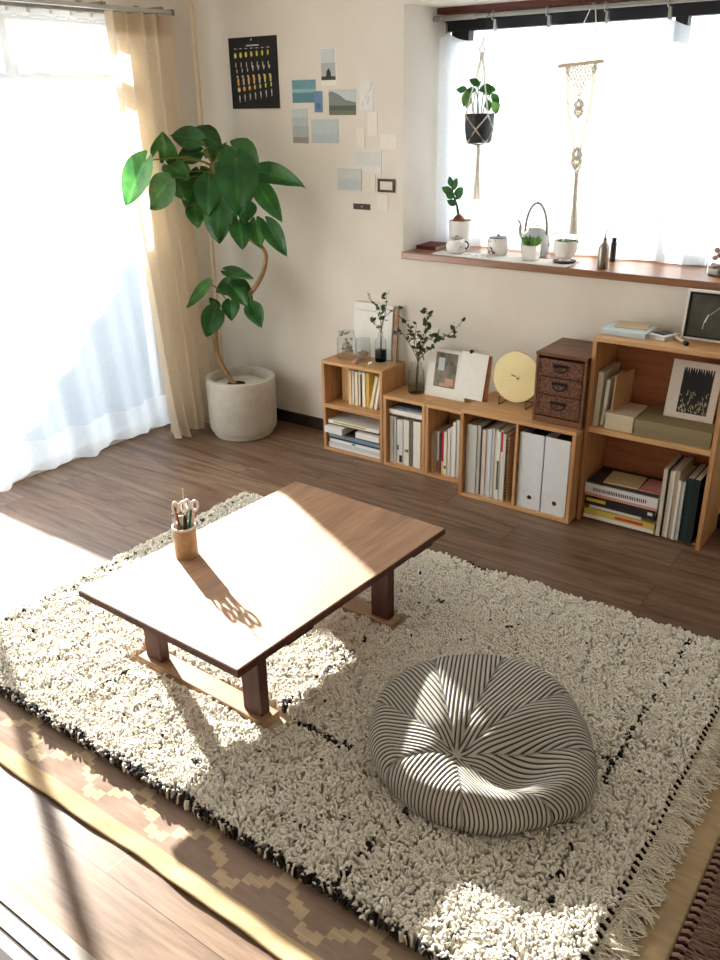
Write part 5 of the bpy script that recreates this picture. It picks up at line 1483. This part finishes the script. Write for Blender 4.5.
y = 3.300
t = thing('macrame_hanging', 'long cream macrame wall hanging on a dowel before the curtain', 'macrame', (-1.365, y, 1.0))
part('dowel', MB().tube([(-1.468, y, 1.606), (-1.294, y, 1.618)], .0068, 12), colr((216, 202, 180), .5), t, smooth=True)
part('hanging_cord', MB().tube([(-1.442, y, 1.614), (-1.372, 3.345, 1.809), (-1.366, 3.352, 1.809), (-1.318, y, 1.622)], .0018, 6), M['rope'], t, smooth=True)
mb = MB()
rows_ = 9
for i in range(rows_):       # diamond net narrowing to a point
    f0 = i/rows_; f1 = (i+1)/rows_
    hw0 = .062*(1-f0)+.004; hw1 = .062*(1-f1)+.004
    z0 = 1.606-.105*f0; z1 = 1.606-.105*f1; n = max(2, int(10*(1-f0)))
    for k in range(n):
        xa = -1.378+lerp(-hw0, hw0, k/n); xb2 = -1.378+lerp(-hw0, hw0, (k+1)/n); xm = -1.378+lerp(-hw1, hw1, (k+.5)/n)
        mb.tube([(xa, y-.002, z0), (xm, y-.004, z1)], .0030, 5); mb.tube([(xb2, y-.002, z0), (xm, y-.003, z1)], .0030, 5)
part('net_panel', mb, M['rope'], t, smooth=True)
def knotball(x, z, r, h):
    mb = MB()
    for k in range(7):
        a = k/7*PI
        for s in (-1, 1):
            mb.tube(smooth_path([(x, y-.003, z+h), (x+s*r*.9*math.sin(a+.4), y-.003-.006*math.cos(a), z+h*.3), (x-s*r*.9*math.cos(a), y-.004-.004*math.sin(a), z-h*.3), (x, y-.003, z-h)], 4), .0028, 5)
    return mb
part('knot', knotball(-1.373, 1.462, .022, .034), M['rope'], t, smooth=True)
part('knot', knotball(-1.366, 1.288, .022, .040), M['rope'], t, smooth=True)
mb = MB()
for k in range(5):
    e = k*.0035
    mb.tube(smooth_path([(-1.438+e, y-.001*k, 1.606), (-1.425+e*.8, y, 1.48), (-1.398+e, y, 1.36), (-1.385+e*.5, y, 1.31), (-1.392+e, y, 1.27), (-1.362, y-.003, 1.236)], 5), .0018, 5)
    mb.tube(smooth_path([(-1.316-e, y-.001*k, 1.612), (-1.325-e*.8, y, 1.48), (-1.342-e, y, 1.36), (-1.350-e*.5, y, 1.31), (-1.338-e, y, 1.27), (-1.360, y-.003, 1.236)], 5), .0018, 5)
part('side_cords', mb, M['rope'], t, smooth=True)
mb = MB().tube([(-1.361, y-.003, 1.245), (-1.361, y-.003, 1.222)], .009, 10)
for k in range(20):
    a = k*2.4; q = .004+.0005*k
    mb.tube([(-1.361+q*.5*math.cos(a), y-.003+q*.4*math.sin(a), 1.235), (-1.360+q*.6*math.cos(a), y+q*.4*math.sin(a), 1.12), (-1.356+q*1.5*math.cos(a), y+q*.8*math.sin(a), 1.005)], .0026, 5)
part('tassel', mb, M['rope'], t, smooth=True)
